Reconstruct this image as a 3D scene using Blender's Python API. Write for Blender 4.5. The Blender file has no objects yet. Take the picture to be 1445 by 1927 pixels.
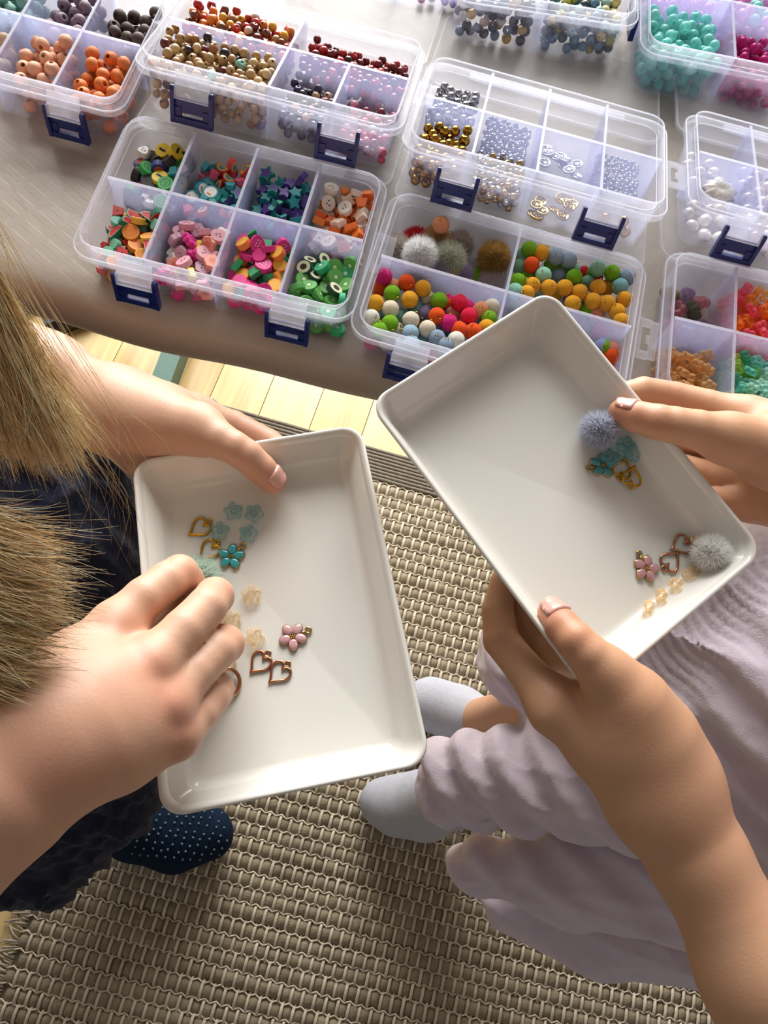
import bpy, bmesh, math, random
import numpy as np
from mathutils import Matrix, Vector

# ------------------------------------------------------------------ scene, camera, light
scene = bpy.context.scene
COL = scene.collection
T = 0.72                       # height of the table top above the floor
F_PX, CX, CY = 1450.0, 722.5, 963.5
PITCH, ROLL, CAMH = math.radians(68.27), math.radians(-17.508), 0.449
CAM = np.array([0.0, 0.0, T + CAMH])
_F = np.array([0.0, math.cos(PITCH), -math.sin(PITCH)])
_r = np.array([1.0, 0.0, 0.0]); _d = np.cross(_F, _r)
_R = _r * math.cos(ROLL) + _d * math.sin(ROLL)
_D = -_r * math.sin(ROLL) + _d * math.cos(ROLL)

cam_data = bpy.data.cameras.new('camera')
cam = bpy.data.objects.new('camera', cam_data); COL.objects.link(cam)
cam_data.sensor_fit = 'HORIZONTAL'; cam_data.sensor_width = 36.0
cam_data.lens = 36.0 * F_PX / 1445.0
cam_data.clip_start = 0.01
cam.matrix_world = Matrix(((_R[0], -_D[0], -_F[0], CAM[0]), (_R[1], -_D[1], -_F[1], CAM[1]),
                           (_R[2], -_D[2], -_F[2], CAM[2]), (0, 0, 0, 1)))
scene.camera = cam

world = bpy.data.worlds.new('room_light'); scene.world = world
world.use_nodes = True
world.node_tree.nodes['Background'].inputs[0].default_value = (1.0, 0.93, 0.86, 1)
world.node_tree.nodes['Background'].inputs[1].default_value = 0.19

def area_light(name, loc, target, sx, sy, power, color):
    ld = bpy.data.lights.new(name, 'AREA'); ld.shape = 'RECTANGLE'; ld.size = sx; ld.size_y = sy
    ld.energy = power; ld.color = color
    o = bpy.data.objects.new(name, ld); COL.objects.link(o)
    o.location = loc
    o.rotation_euler = (Vector(target) - Vector(loc)).to_track_quat('-Z', 'Y').to_euler()
    return o
area_light('window_daylight', (-0.7, 2.3, 1.5), (-0.45, 0.35, 1.0), 1.9, 2.2, 178, (1.0, 0.985, 0.955))

scene.view_settings.view_transform = 'Standard'
scene.view_settings.look = 'None'
scene.view_settings.exposure = 0.13
scene.view_settings.gamma = 1.0
scene.view_settings.use_curve_mapping = False
scene.cycles.transparent_max_bounces = 24
scene.cycles.max_bounces = 5
scene.cycles.diffuse_bounces = 3
scene.cycles.use_adaptive_sampling = True
scene.cycles.adaptive_threshold = 0.08
scene.cycles.adaptive_min_samples = 16
scene.cycles.caustics_reflective = False
scene.cycles.caustics_refractive = False

# ------------------------------------------------------------------ helpers
def ray(px, py):
    return (px - CX) / F_PX * _R + (py - CY) / F_PX * _D + _F
def on_plane(px, py, p0, n):
    d = ray(px, py); t = np.dot(p0 - CAM, n) / np.dot(d, n); return CAM + t * d
def at_z(px, py, z):
    return on_plane(px, py, np.array([0, 0, z]), np.array([0, 0, 1.0]))
def proj(P):
    d = np.asarray(P) - CAM; z = d @ _F
    return CX + F_PX * (d @ _R) / z, CY + F_PX * (d @ _D) / z

def srgb(h):
    if isinstance(h, str):
        h = h.lstrip('#'); c = [int(h[i:i+2], 16) / 255 for i in (0, 2, 4)]
    else: c = [v / 255 for v in h]
    return tuple(x / 12.92 if x <= 0.04045 else ((x + 0.055) / 1.055) ** 2.4 for x in c)

MATS = {}
def mat(name, color, rough=0.5, metal=0.0, spec=0.5, var=0.06, scale=60.0, bump=0.0, bscale=None, coat=0.0, sheen=0.0, sss=0.0, sssr=(0.01, 0.004, 0.002)):
    if name in MATS: return MATS[name]
    m = bpy.data.materials.new(name); m.use_nodes = True
    nt = m.node_tree; N = nt.nodes; b = N['Principled BSDF']
    b.inputs['Roughness'].default_value = rough; b.inputs['Metallic'].default_value = metal
    b.inputs['Specular IOR Level'].default_value = spec
    b.inputs['Coat Weight'].default_value = coat
    b.inputs['Sheen Weight'].default_value = sheen
    if sss:
        b.inputs['Subsurface Weight'].default_value = sss
        b.inputs['Subsurface Radius'].default_value = sssr
        b.inputs['Subsurface Scale'].default_value = 1.0
    tc = N.new('ShaderNodeTexCoord'); no = N.new('ShaderNodeTexNoise'); no.inputs['Scale'].default_value = scale
    no.inputs['Detail'].default_value = 3
    mx = N.new('ShaderNodeMix'); mx.data_type = 'RGBA'
    c = np.array(color[:3])
    mx.inputs['A'].default_value = (*np.clip(c * (1 - var * 2), 0, 1), 1)
    mx.inputs['B'].default_value = (*np.clip(c * (1 + var * 2), 0, 1), 1)
    nt.links.new(tc.outputs['Object'], no.inputs['Vector'])
    nt.links.new(no.outputs['Fac'], mx.inputs['Factor'])
    nt.links.new(mx.outputs['Result'], b.inputs['Base Color'])
    if bump:
        n2 = N.new('ShaderNodeTexNoise'); n2.inputs['Scale'].default_value = bscale or scale * 4
        n2.inputs['Detail'].default_value = 4
        bp = N.new('ShaderNodeBump'); bp.inputs['Strength'].default_value = bump; bp.inputs['Distance'].default_value = 0.001
        nt.links.new(tc.outputs['Object'], n2.inputs['Vector'])
        nt.links.new(n2.outputs['Fac'], bp.inputs['Height']); nt.links.new(bp.outputs['Normal'], b.inputs['Normal'])
    MATS[name] = m; return m

def clear_mat(name, color, fac, edge=0.25, rough=0.22, tint=(1, 1, 1), transl=0.5):
    """thin clear or milky plastic: part of the light passes straight through, more of it stopped at grazing angles"""
    if name in MATS: return MATS[name]
    m = bpy.data.materials.new(name); m.use_nodes = True
    nt = m.node_tree; N = nt.nodes; b = N['Principled BSDF']; out = N['Material Output']
    b.inputs['Base Color'].default_value = (*color, 1); b.inputs['Roughness'].default_value = rough
    tl = N.new('ShaderNodeBsdfTranslucent'); tl.inputs['Color'].default_value = (*color, 1)
    tr = N.new('ShaderNodeBsdfTransparent'); tr.inputs['Color'].default_value = (*tint, 1)
    lw = N.new('ShaderNodeLayerWeight'); lw.inputs['Blend'].default_value = 0.35
    no = N.new('ShaderNodeTexNoise'); no.inputs['Scale'].default_value = 25
    tc = N.new('ShaderNodeTexCoord'); nt.links.new(tc.outputs['Object'], no.inputs['Vector'])
    ma = N.new('ShaderNodeMath'); ma.operation = 'MULTIPLY_ADD'; ma.inputs[1].default_value = edge; ma.inputs[2].default_value = fac
    nt.links.new(lw.outputs['Facing'], ma.inputs[0])
    m2 = N.new('ShaderNodeMath'); m2.operation = 'MULTIPLY_ADD'; m2.inputs[1].default_value = 0.08
    nt.links.new(no.outputs['Fac'], m2.inputs[0]); nt.links.new(ma.outputs[0], m2.inputs[2])
    m2.use_clamp = True
    mxa = N.new('ShaderNodeMixShader'); mxa.inputs[0].default_value = transl
    nt.links.new(b.outputs[0], mxa.inputs[1]); nt.links.new(tl.outputs[0], mxa.inputs[2])
    mx = N.new('ShaderNodeMixShader')
    nt.links.new(m2.outputs[0], mx.inputs[0]); nt.links.new(tr.outputs[0], mx.inputs[1]); nt.links.new(mxa.outputs[0], mx.inputs[2])
    nt.links.new(mx.outputs[0], out.inputs['Surface'])
    MATS[name] = m; return m

def tag(o, label=None, cat=None, group=None, kind=None):
    if label: o['label'] = label
    if cat: o['category'] = cat
    if group: o['group'] = group
    if kind: o['kind'] = kind
    return o
def link(name, me, parent=None, m=None, matrix=None):
    o = bpy.data.objects.new(name, me); COL.objects.link(o)
    if m is not None and me is not None and not me.materials: me.materials.append(m)
    if parent is not None: o.parent = parent
    if matrix is not None: o.matrix_world = matrix if parent is None else matrix
    return o
def empty(name, loc=(0, 0, 0), rot=(0, 0, 0)):
    o = bpy.data.objects.new(name, None); COL.objects.link(o); o.location = loc; o.rotation_euler = rot
    o.empty_display_size = 0.02
    return o
def mesh(name, verts, faces, smooth=False, mats=None, fmats=None):
    me = bpy.data.meshes.new(name)
    me.from_pydata([tuple(map(float, v)) for v in verts], [], [tuple(f) for f in faces])
    if smooth: me.polygons.foreach_set('use_smooth', [True] * len(me.polygons))
    if mats:
        for m in mats: me.materials.append(m)
    if fmats is not None: me.polygons.foreach_set('material_index', fmats)
    me.update(); return me

class MB:
    """collects shapes for ONE mesh"""
    def __init__(s): s.v = []; s.f = []; s.m = []
    def add(s, V, F, mi=0):
        o = len(s.v); s.v += [tuple(map(float, p)) for p in V]
        for f in F: s.f.append(tuple(i + o for i in f)); s.m.append(mi)
    def box(s, a, b, mi=0, M=None):
        V = [Vector((x, y, z)) for x in (a[0], b[0]) for y in (a[1], b[1]) for z in (a[2], b[2])]
        if M is not None: V = [M @ p for p in V]
        s.add(V, [(0, 1, 3, 2), (4, 6, 7, 5), (0, 4, 5, 1), (2, 3, 7, 6), (0, 2, 6, 4), (1, 5, 7, 3)], mi)
    def tube(s, pts, r, n=8, mi=0, closed=False, taper=None):
        P = [np.array(p, float) for p in pts]; k = len(P); V = []; prev = None
        for i in range(k):
            a = P[(i - 1) % k] if (closed or i > 0) else P[i]; b = P[(i + 1) % k] if (closed or i < k - 1) else P[i]
            t = b - a; t /= (np.linalg.norm(t) + 1e-12)
            if prev is None:
                u = np.cross(t, (0, 0, 1)); u = u if np.linalg.norm(u) > 1e-3 else np.cross(t, (0, 1, 0))
            else: u = prev - t * np.dot(prev, t)
            u /= (np.linalg.norm(u) + 1e-12); prev = u; w = np.cross(t, u)
            rr = r if taper is None else r * taper[i]
            for j in range(n):
                an = 2 * math.pi * j / n; V.append(P[i] + rr * (math.cos(an) * u + math.sin(an) * w))
        Fs = []
        for i in range(k if closed else k - 1):
            for j in range(n):
                a = i * n + j; b = i * n + (j + 1) % n; c = ((i + 1) % k) * n + (j + 1) % n; d = ((i + 1) % k) * n + j
                Fs.append((a, b, c, d))
        if not closed: Fs += [tuple(range(n - 1, -1, -1)), tuple((k - 1) * n + j for j in range(n))]
        s.add(V, Fs, mi)
    def sphere(s, c, r, nu=12, nv=8, mi=0, M=None):
        if np.isscalar(r): r = (r, r, r)
        V = [(0, 0, 1)]
        for i in range(1, nv):
            a = math.pi * i / nv
            for j in range(nu): V.append((math.sin(a) * math.cos(2 * math.pi * j / nu), math.sin(a) * math.sin(2 * math.pi * j / nu), math.cos(a)))
        V.append((0, 0, -1))
        V = [Vector((p[0] * r[0], p[1] * r[1], p[2] * r[2])) for p in V]
        if M is not None: V = [M @ p for p in V]
        V = [(p[0] + c[0], p[1] + c[1], p[2] + c[2]) for p in V]
        Fs = [(0, 1 + j, 1 + (j + 1) % nu) for j in range(nu)]
        for i in range(nv - 2):
            for j in range(nu):
                a = 1 + i * nu + j; b = 1 + i * nu + (j + 1) % nu
                Fs.append((a, a + nu, b + nu, b))
        L = len(V) - 1; o = 1 + (nv - 2) * nu
        Fs += [(L, o + (j + 1) % nu, o + j) for j in range(nu)]
        s.add(V, Fs, mi)
    def loft(s, rings, mi=0, cap0=False, cap1=False):
        n = len(rings[0]); V = [p for r_ in rings for p in r_]; Fs = []
        for i in range(len(rings) - 1):
            for j in range(n):
                Fs.append((i * n + j, i * n + (j + 1) % n, (i + 1) * n + (j + 1) % n, (i + 1) * n + j))
        if cap0: Fs.append(tuple(range(n - 1, -1, -1)))
        if cap1: Fs.append(tuple((len(rings) - 1) * n + j for j in range(n)))
        s.add(V, Fs, mi)
    def mesh(s, name, mats=None, smooth=False):
        return mesh(name, s.v, s.f, smooth, mats, s.m)

def rrect(w, d, r, z, seg=5):
    """rounded rectangle ring, counter-clockwise"""
    out = []
    for cx_, cy_, a0 in ((w/2-r, d/2-r, 0), (-w/2+r, d/2-r, 90), (-w/2+r, -d/2+r, 180), (w/2-r, -d/2+r, 270)):
        for i in range(seg + 1):
            a = math.radians(a0 + 90 * i / seg); out.append((cx_ + r * math.cos(a), cy_ + r * math.sin(a), z))
    return out
rng = np.random.default_rng(7); random.seed(7)
# ------------------------------------------------------------------ floor, rug, table
def grid_copies(V, Fq, offs, rnd=None):
    V = np.array(V); n = len(V); k = len(offs)
    A = (V[None] + offs[:, None, :])
    if rnd is not None: A[:, :, 2] += rnd[:, None] * (V[None, :, 2] > 0.0005)
    Fs = [tuple(int(i) + j * n for i in f) for j in range(k) for f in Fq]
    return A.reshape(-1, 3), Fs

def build_floor():
    base = MB(); base.box((-1.3, -0.9, -0.03), (1.5, 2.6, -0.006))
    o = link('floor', base.mesh('floor', [mat('floor_gap', srgb('6b4a22'), 0.7)])); tag(o, kind='structure')
    rs = random.Random(3)
    tones = ['e8c98c', 'e2bf80', 'ecd094', 'dfba79', 'e9ca8f']
    x = -1.3; k = 0; w = 0.0875
    cache = {}
    while x < 1.5:
        y = -0.9 - rs.random() * 0.9
        while y < 2.6:
            L = 1.25
            y0, y1 = max(y, -0.9), min(y + L, 2.6)
            if y1 - y0 > 0.05:
                t = tones[k % 5]; k += 1
                m = MATS.get('plank_' + t) or plank_mat('plank_' + t, srgb(t))
                b = MB(); b.box((-w/2 + 0.0006, -(y1-y0)/2 + 0.0006, -0.006), (w/2 - 0.0006, (y1-y0)/2 - 0.0006, 0.0))
                p = link('plank', b.mesh('plank', [m]), o); p.location = (x + w/2, (y0+y1)/2, 0)
            y += L
        x += w
    return o
def plank_mat(name, c):
    m = bpy.data.materials.new(name); m.use_nodes = True; nt = m.node_tree; N = nt.nodes; b = N['Principled BSDF']
    b.inputs['Roughness'].default_value = 0.32; b.inputs['Coat Weight'].default_value = 0.4; b.inputs['Coat Roughness'].default_value = 0.25
    tc = N.new('ShaderNodeTexCoord'); mp = N.new('ShaderNodeMapping'); mp.inputs['Scale'].default_value = (38, 2.2, 10)
    no = N.new('ShaderNodeTexNoise'); no.inputs['Scale'].default_value = 1.6; no.inputs['Detail'].default_value = 6; no.inputs['Distortion'].default_value = 0.8
    cr = N.new('ShaderNodeValToRGB'); c = np.array(c)
    cr.color_ramp.elements[0].position = 0.3; cr.color_ramp.elements[0].color = (*(c * 0.72), 1)
    cr.color_ramp.elements[1].position = 0.7; cr.color_ramp.elements[1].color = (*np.clip(c * 1.12, 0, 1), 1)
    nt.links.new(tc.outputs['Object'], mp.inputs[0]); nt.links.new(mp.outputs[0], no.inputs['Vector'])
    nt.links.new(no.outputs['Fac'], cr.inputs[0]); nt.links.new(cr.outputs[0], b.inputs['Base Color'])
    MATS[name] = m; return m

def build_rug():
    X0, X1, Y0, Y1 = -0.290, 1.15, -0.62, 0.585
    root = empty('rug', ((X0+X1)/2, (Y0+Y1)/2, 0), (0, 0, math.radians(2)))
    tag(root, 'chunky woven taupe and cream rug on the wooden floor', 'rug')
    cx_, cy_ = (X0+X1)/2, (Y0+Y1)/2
    w, d = X1-X0, Y1-Y0
    b = MB(); b.box((-w/2, -d/2, 0.0005), (w/2, d/2, 0.006))
    link('backing', b.mesh('backing', [mat('rug_back', srgb('6f6453'), 0.95, spec=0.1, bump=0.6, bscale=300)]), root)
    # plain border band of thin ribs along the far edge
    b = MB(); rb = 0.0062
    for i in range(9):
        yy = d/2 - 0.004 - i * rb
        b.tube([(x_, yy, 0.0075 + 0.0004*math.sin(x_*90+i)) for x_ in np.linspace(-w/2, w/2, 40)], 0.0037, 6)
    link('border', b.mesh('border', [mat('rug_border', srgb('7f776a'), 0.95, spec=0.1, var=0.15, scale=120, bump=0.8, bscale=500)], True), root)
    pu, pv = 0.0152, 0.0195
    yt = d/2 - 0.06
    nu, nv = int(w/pu), int((yt + d/2)/pv)
    # weft bumps
    gu = np.linspace(-1, 1, 5); V = []
    for j in gu:
        for i in gu:
            rr = max(0, 1 - 0.8*abs(i)**2.5) * max(0, 1 - 0.85*abs(j)**2.5)
            V.append((i * 0.0064, j * 0.0092, 0.0052 + 0.0058 * rr))
    Fq = [(r*5+c, r*5+c+1, (r+1)*5+c+1, (r+1)*5+c) for r in range(4) for c in range(4)]
    offs = []; off2 = []
    for r in range(nv):
        for c in range(nu):
            x_ = -w/2 + (c + 0.5 + 0.5*(r % 2)) * pu; y_ = yt - (r + 0.5) * pv
            if x_ > w/2: continue
            y_ += 0.0012*math.sin(x_*9 + r*1.7)
            offs.append((x_, y_, 0)); off2.append((x_ + pu/2, y_, 0))
    offs = np.array(offs) + rng.normal(0, 0.0004, (len(offs), 3)) * (1, 1, 0); off2 = np.array(off2)
    A, Fs = grid_copies(V, Fq, offs, rng.normal(0, 0.0006, len(offs)))
    me = mesh('weft', A, Fs, True, [mat('rug_weft', srgb('978b75'), 0.95, spec=0.08, var=0.22, scale=55, bump=0.9, bscale=420)])
    tag(link('weft', me, root), 'taupe wool loops of the rug', kind='stuff')
    # cream warp threads over the joints between the loops
    V = []; Fq = []
    prof = [(-0.0125, 0.006), (-0.0075, 0.0098), (0, 0.0112), (0.0075, 0.0098), (0.0125, 0.006)]
    for k, (yy, zz) in enumerate(prof):
        xx = 0.0012 * (1 if k in (0, 4) else 0)
        V += [(-0.0022 + xx, yy, zz - 0.0025), (-0.0014 + xx, yy, zz), (0.0014 + xx, yy, zz), (0.0022 + xx, yy, zz - 0.0025)]
    for k in range(4):
        for j in range(3): Fq.append((k*4+j, k*4+j+1, (k+1)*4+j+1, (k+1)*4+j))
    A, Fs = grid_copies(V, Fq, off2 + rng.normal(0, 0.0004, (len(off2), 3)))
    me = mesh('warp', A, Fs, True, [mat('rug_warp', srgb('d6cab4'), 0.95, spec=0.08, var=0.18, scale=40, bump=0.6, bscale=500)])
    tag(link('warp', me, root), 'cream cotton threads crossing the loops', kind='stuff')
    # thin zigzag thread between rows
    b = MB()
    for r in range(nv + 1):
        y_ = yt - r * pv
        xs = np.arange(-w/2, w/2, pu/2)
        b.tube([(x_, y_ + 0.0012*math.sin(x_*9 + r*1.7) + 0.002*(1 if k % 2 else -1), 0.0083) for k, x_ in enumerate(xs)], 0.0012, 4)
    tag(link('binding_thread', b.mesh('binding_thread', [MATS['rug_warp']], True), root), 'thin cream threads between the rows', kind='stuff')
    # short fringe down the left edge
    b = MB(); rs = random.Random(4)
    for i in range(420):
        y_ = -d/2 + d*rs.random(); l = 0.012 + 0.018*rs.random(); a = rs.uniform(-0.8, 0.8)
        p0 = np.array([-w/2 + 0.004, y_, 0.007])
        b.tube([p0, p0 + (-l*0.5, 0.3*l*a, 0.003*rs.random()), p0 + (-l, l*a*0.8, -0.004)], 0.0011, 4)
    tag(link('fringe', b.mesh('fringe', [mat('rug_fringe', srgb('b9ae9e'), 0.95, spec=0.1)], True), root), 'short frayed fringe along the rug edge', kind='stuff')
    return root

TYAW = math.radians(4.0)
def build_table():
    root = empty('table', (0.2, 0.9, 0), (0, 0, TYAW))
    tag(root, 'long table with green legs standing behind the trays', 'table')
    W2, ye, yb = 1.05, -0.602, 0.04
    b = MB(); b.box((-W2 + 0.01, ye + 0.012, T - 0.028), (W2 - 0.01, yb - 0.012, T - 0.002))
    link('tabletop', b.mesh('tabletop', [mat('table_board', srgb('8a7a60'), 0.6)]), root)
    g = mat('green_paint', srgb('4f7468'), 0.45, var=0.05, bump=0.1)
    for sx in (-0.632, 0.75):
        b = MB(); b.box((sx - 0.016, ye + 0.03, 0.0), (sx + 0.016, yb - 0.03, 0.045))
        link('foot_rail', b.mesh('foot_rail', [g]), root)
        b = MB(); b.box((sx - 0.016, -0.09, 0.045), (sx + 0.016, -0.03, T - 0.028))
        link('leg', b.mesh('leg', [g]), root)
    # tablecloth, its own thing, lying over the board and wrapped round the edge
    prof = [(-0.012, -0.030), (-0.0135, -0.026), (-0.014, -0.018), (-0.0125, -0.010), (-0.008, -0.003), (0.0, 0.0005), (0.012, 0.0012)]
    V = []; Fq = []; xs = np.linspace(-W2, W2, 140)
    rows = [(ye + a, T + z) for a, z in prof] + [(y_, T + 0.0012) for y_ in np.linspace(ye + 0.03, yb, 40)] + [(yb + 0.012, T - 0.01), (yb + 0.012, T - 0.03)]
    for j, (y_, z_) in enumerate(rows):
        for x_ in xs:
            dz = 0.0; dy = 0.0
            if j < 6: dy = 0.0018*math.sin(x_*21 + 1) + 0.0012*math.sin(x_*47); dz = 0.0015*math.sin(x_*13)*(1 if j < 3 else 0)
            V.append((x_, y_ + dy, z_ + dz))
    n = len(xs)
    for j in range(len(rows) - 1):
        for i in range(n - 1): Fq.append((j*n+i, j*n+i+1, (j+1)*n+i+1, (j+1)*n+i))
    m = bpy.data.materials.new('damask_cloth'); m.use_nodes = True; nt = m.node_tree; N = nt.nodes; bs = N['Principled BSDF']
    bs.inputs['Base Color'].default_value = (*srgb('9c9388'), 1); bs.inputs['Roughness'].default_value = 0.40; bs.inputs['Specular IOR Level'].default_value = 0.55
    tc = N.new('ShaderNodeTexCoord'); mp = N.new('ShaderNodeMapping'); mp.inputs['Rotation'].default_value = (0, 0, 0.5)
    nt.links.new(tc.outputs['Object'], mp.inputs[0])
    vo = N.new('ShaderNodeTexVoronoi'); vo.inputs['Scale'].default_value = 34; vo.feature = 'DISTANCE_TO_EDGE'
    br = N.new('ShaderNodeTexBrick'); br.inputs['Scale'].default_value = 22; br.inputs['Mortar Size'].default_value = 0.06; br.offset = 0
    br.inputs['Color1'].default_value = (1, 1, 1, 1); br.inputs['Color2'].default_value = (0.7, 0.7, 0.7, 1); br.inputs['Mortar'].default_value = (0.1, 0.1, 0.1, 1)
    no = N.new('ShaderNodeTexNoise'); no.inputs['Scale'].default_value = 14; no.inputs['Detail'].default_value = 5
    fi = N.new('ShaderNodeTexNoise'); fi.inputs['Scale'].default_value = 900
    for t_ in (vo, br, no, fi): nt.links.new(mp.outputs[0], t_.inputs['Vector'])
    a1 = N.new('ShaderNodeMath'); a1.operation = 'MULTIPLY_ADD'; a1.inputs[1].default_value = 0.5
    nt.links.new(br.outputs['Fac'], a1.inputs[0]); nt.links.new(no.outputs['Fac'], a1.inputs[2])
    a2 = N.new('ShaderNodeMath'); a2.operation = 'MULTIPLY_ADD'; a2.inputs[1].default_value = 1.2
    nt.links.new(vo.outputs['Distance'], a2.inputs[0]); nt.links.new(a1.outputs[0], a2.inputs[2])
    a3 = N.new('ShaderNodeMath'); a3.operation = 'MULTIPLY_ADD'; a3.inputs[1].default_value = 0.12
    nt.links.new(fi.outputs['Fac'], a3.inputs[0]); nt.links.new(a2.outputs[0], a3.inputs[2])
    bp = N.new('ShaderNodeBump'); bp.inputs['Strength'].default_value = 0.16; bp.inputs['Distance'].default_value = 0.002
    nt.links.new(a3.outputs[0], bp.inputs['Height']); nt.links.new(bp.outputs[0], bs.inputs['Normal'])
    me = mesh('tablecloth', V, Fq, True, [m])
    o = link('tablecloth', me); o.location = root.location; o.rotation_euler = root.rotation_euler
    tag(o, 'greige damask tablecloth wrapped over the table edge', 'tablecloth')

def build_chair_base():
    # black bars standing on the floor under the table at the far left
    _c = at_z(112, 612, 0.0); root = empty('chair_base', (_c[0], _c[1], 0)); tag(root, 'black chair base on the floor under the table', 'chair base')
    k = mat('black_metal', srgb('15151a'), 0.4)
    for nm, a, b_, w in (('rail', (-0.01, -0.02), (0.06, 0.05), 0.030), ('rail', (-0.07, -0.05), (-0.03, 0.09), 0.014), ('rail', (-0.02, 0.02), (0.10, 0.12), 0.020)):
        q = MB(); q.tube([(a[0], a[1], 0.014), (b_[0], b_[1], 0.014)], w*0.6, 10)
        link(nm, q.mesh(nm, [k], False), root)
    q = MB(); q.tube([(0.03, 0.10, 0.014), (0.03, 0.12, 0.42)], 0.011, 10); link('post', q.mesh('post', [k]), root)
build_floor(); build_rug(); build_table(); build_chair_base()
# ------------------------------------------------------------------ bead boxes
BW, BD, BH = 0.175, 0.1135, 0.039
P_WALL = clear_mat('milky_plastic_wall', (0.74, 0.77, 0.98), 0.05, 0.20)
P_DIV = clear_mat('milky_plastic_divider', (0.66, 0.70, 1.0), 0.15, 0.24)  # blue of skylight reflected by the dividers, put into their base colour
P_LIP = clear_mat('milky_plastic_lip', (0.86, 0.88, 0.98), 0.08, 0.42)
P_FLR = clear_mat('milky_plastic_base', (0.85, 0.85, 0.92), 0.02, 0.08)
P_FLANGE = clear_mat('milky_plastic_flange', (0.86, 0.88, 0.98), 0.02, 0.30)
P_EDGE = clear_mat('bright_plastic_edge', (0.88, 0.90, 1.0), 0.36, 0.3)
P_HINGE = clear_mat('clear_latch_plastic', (0.88, 0.90, 0.97), 0.22, 0.35, 0.1)
NAVY = mat('navy_latch_plastic', srgb('12266e'), 0.32, var=0.03)

def ring_pair(b, w0, d0, r0, z0, w1, d1, r1, z1):
    b.loft([rrect(w0, d0, r0, z0), rrect(w1, d1, r1, z1)])

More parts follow.
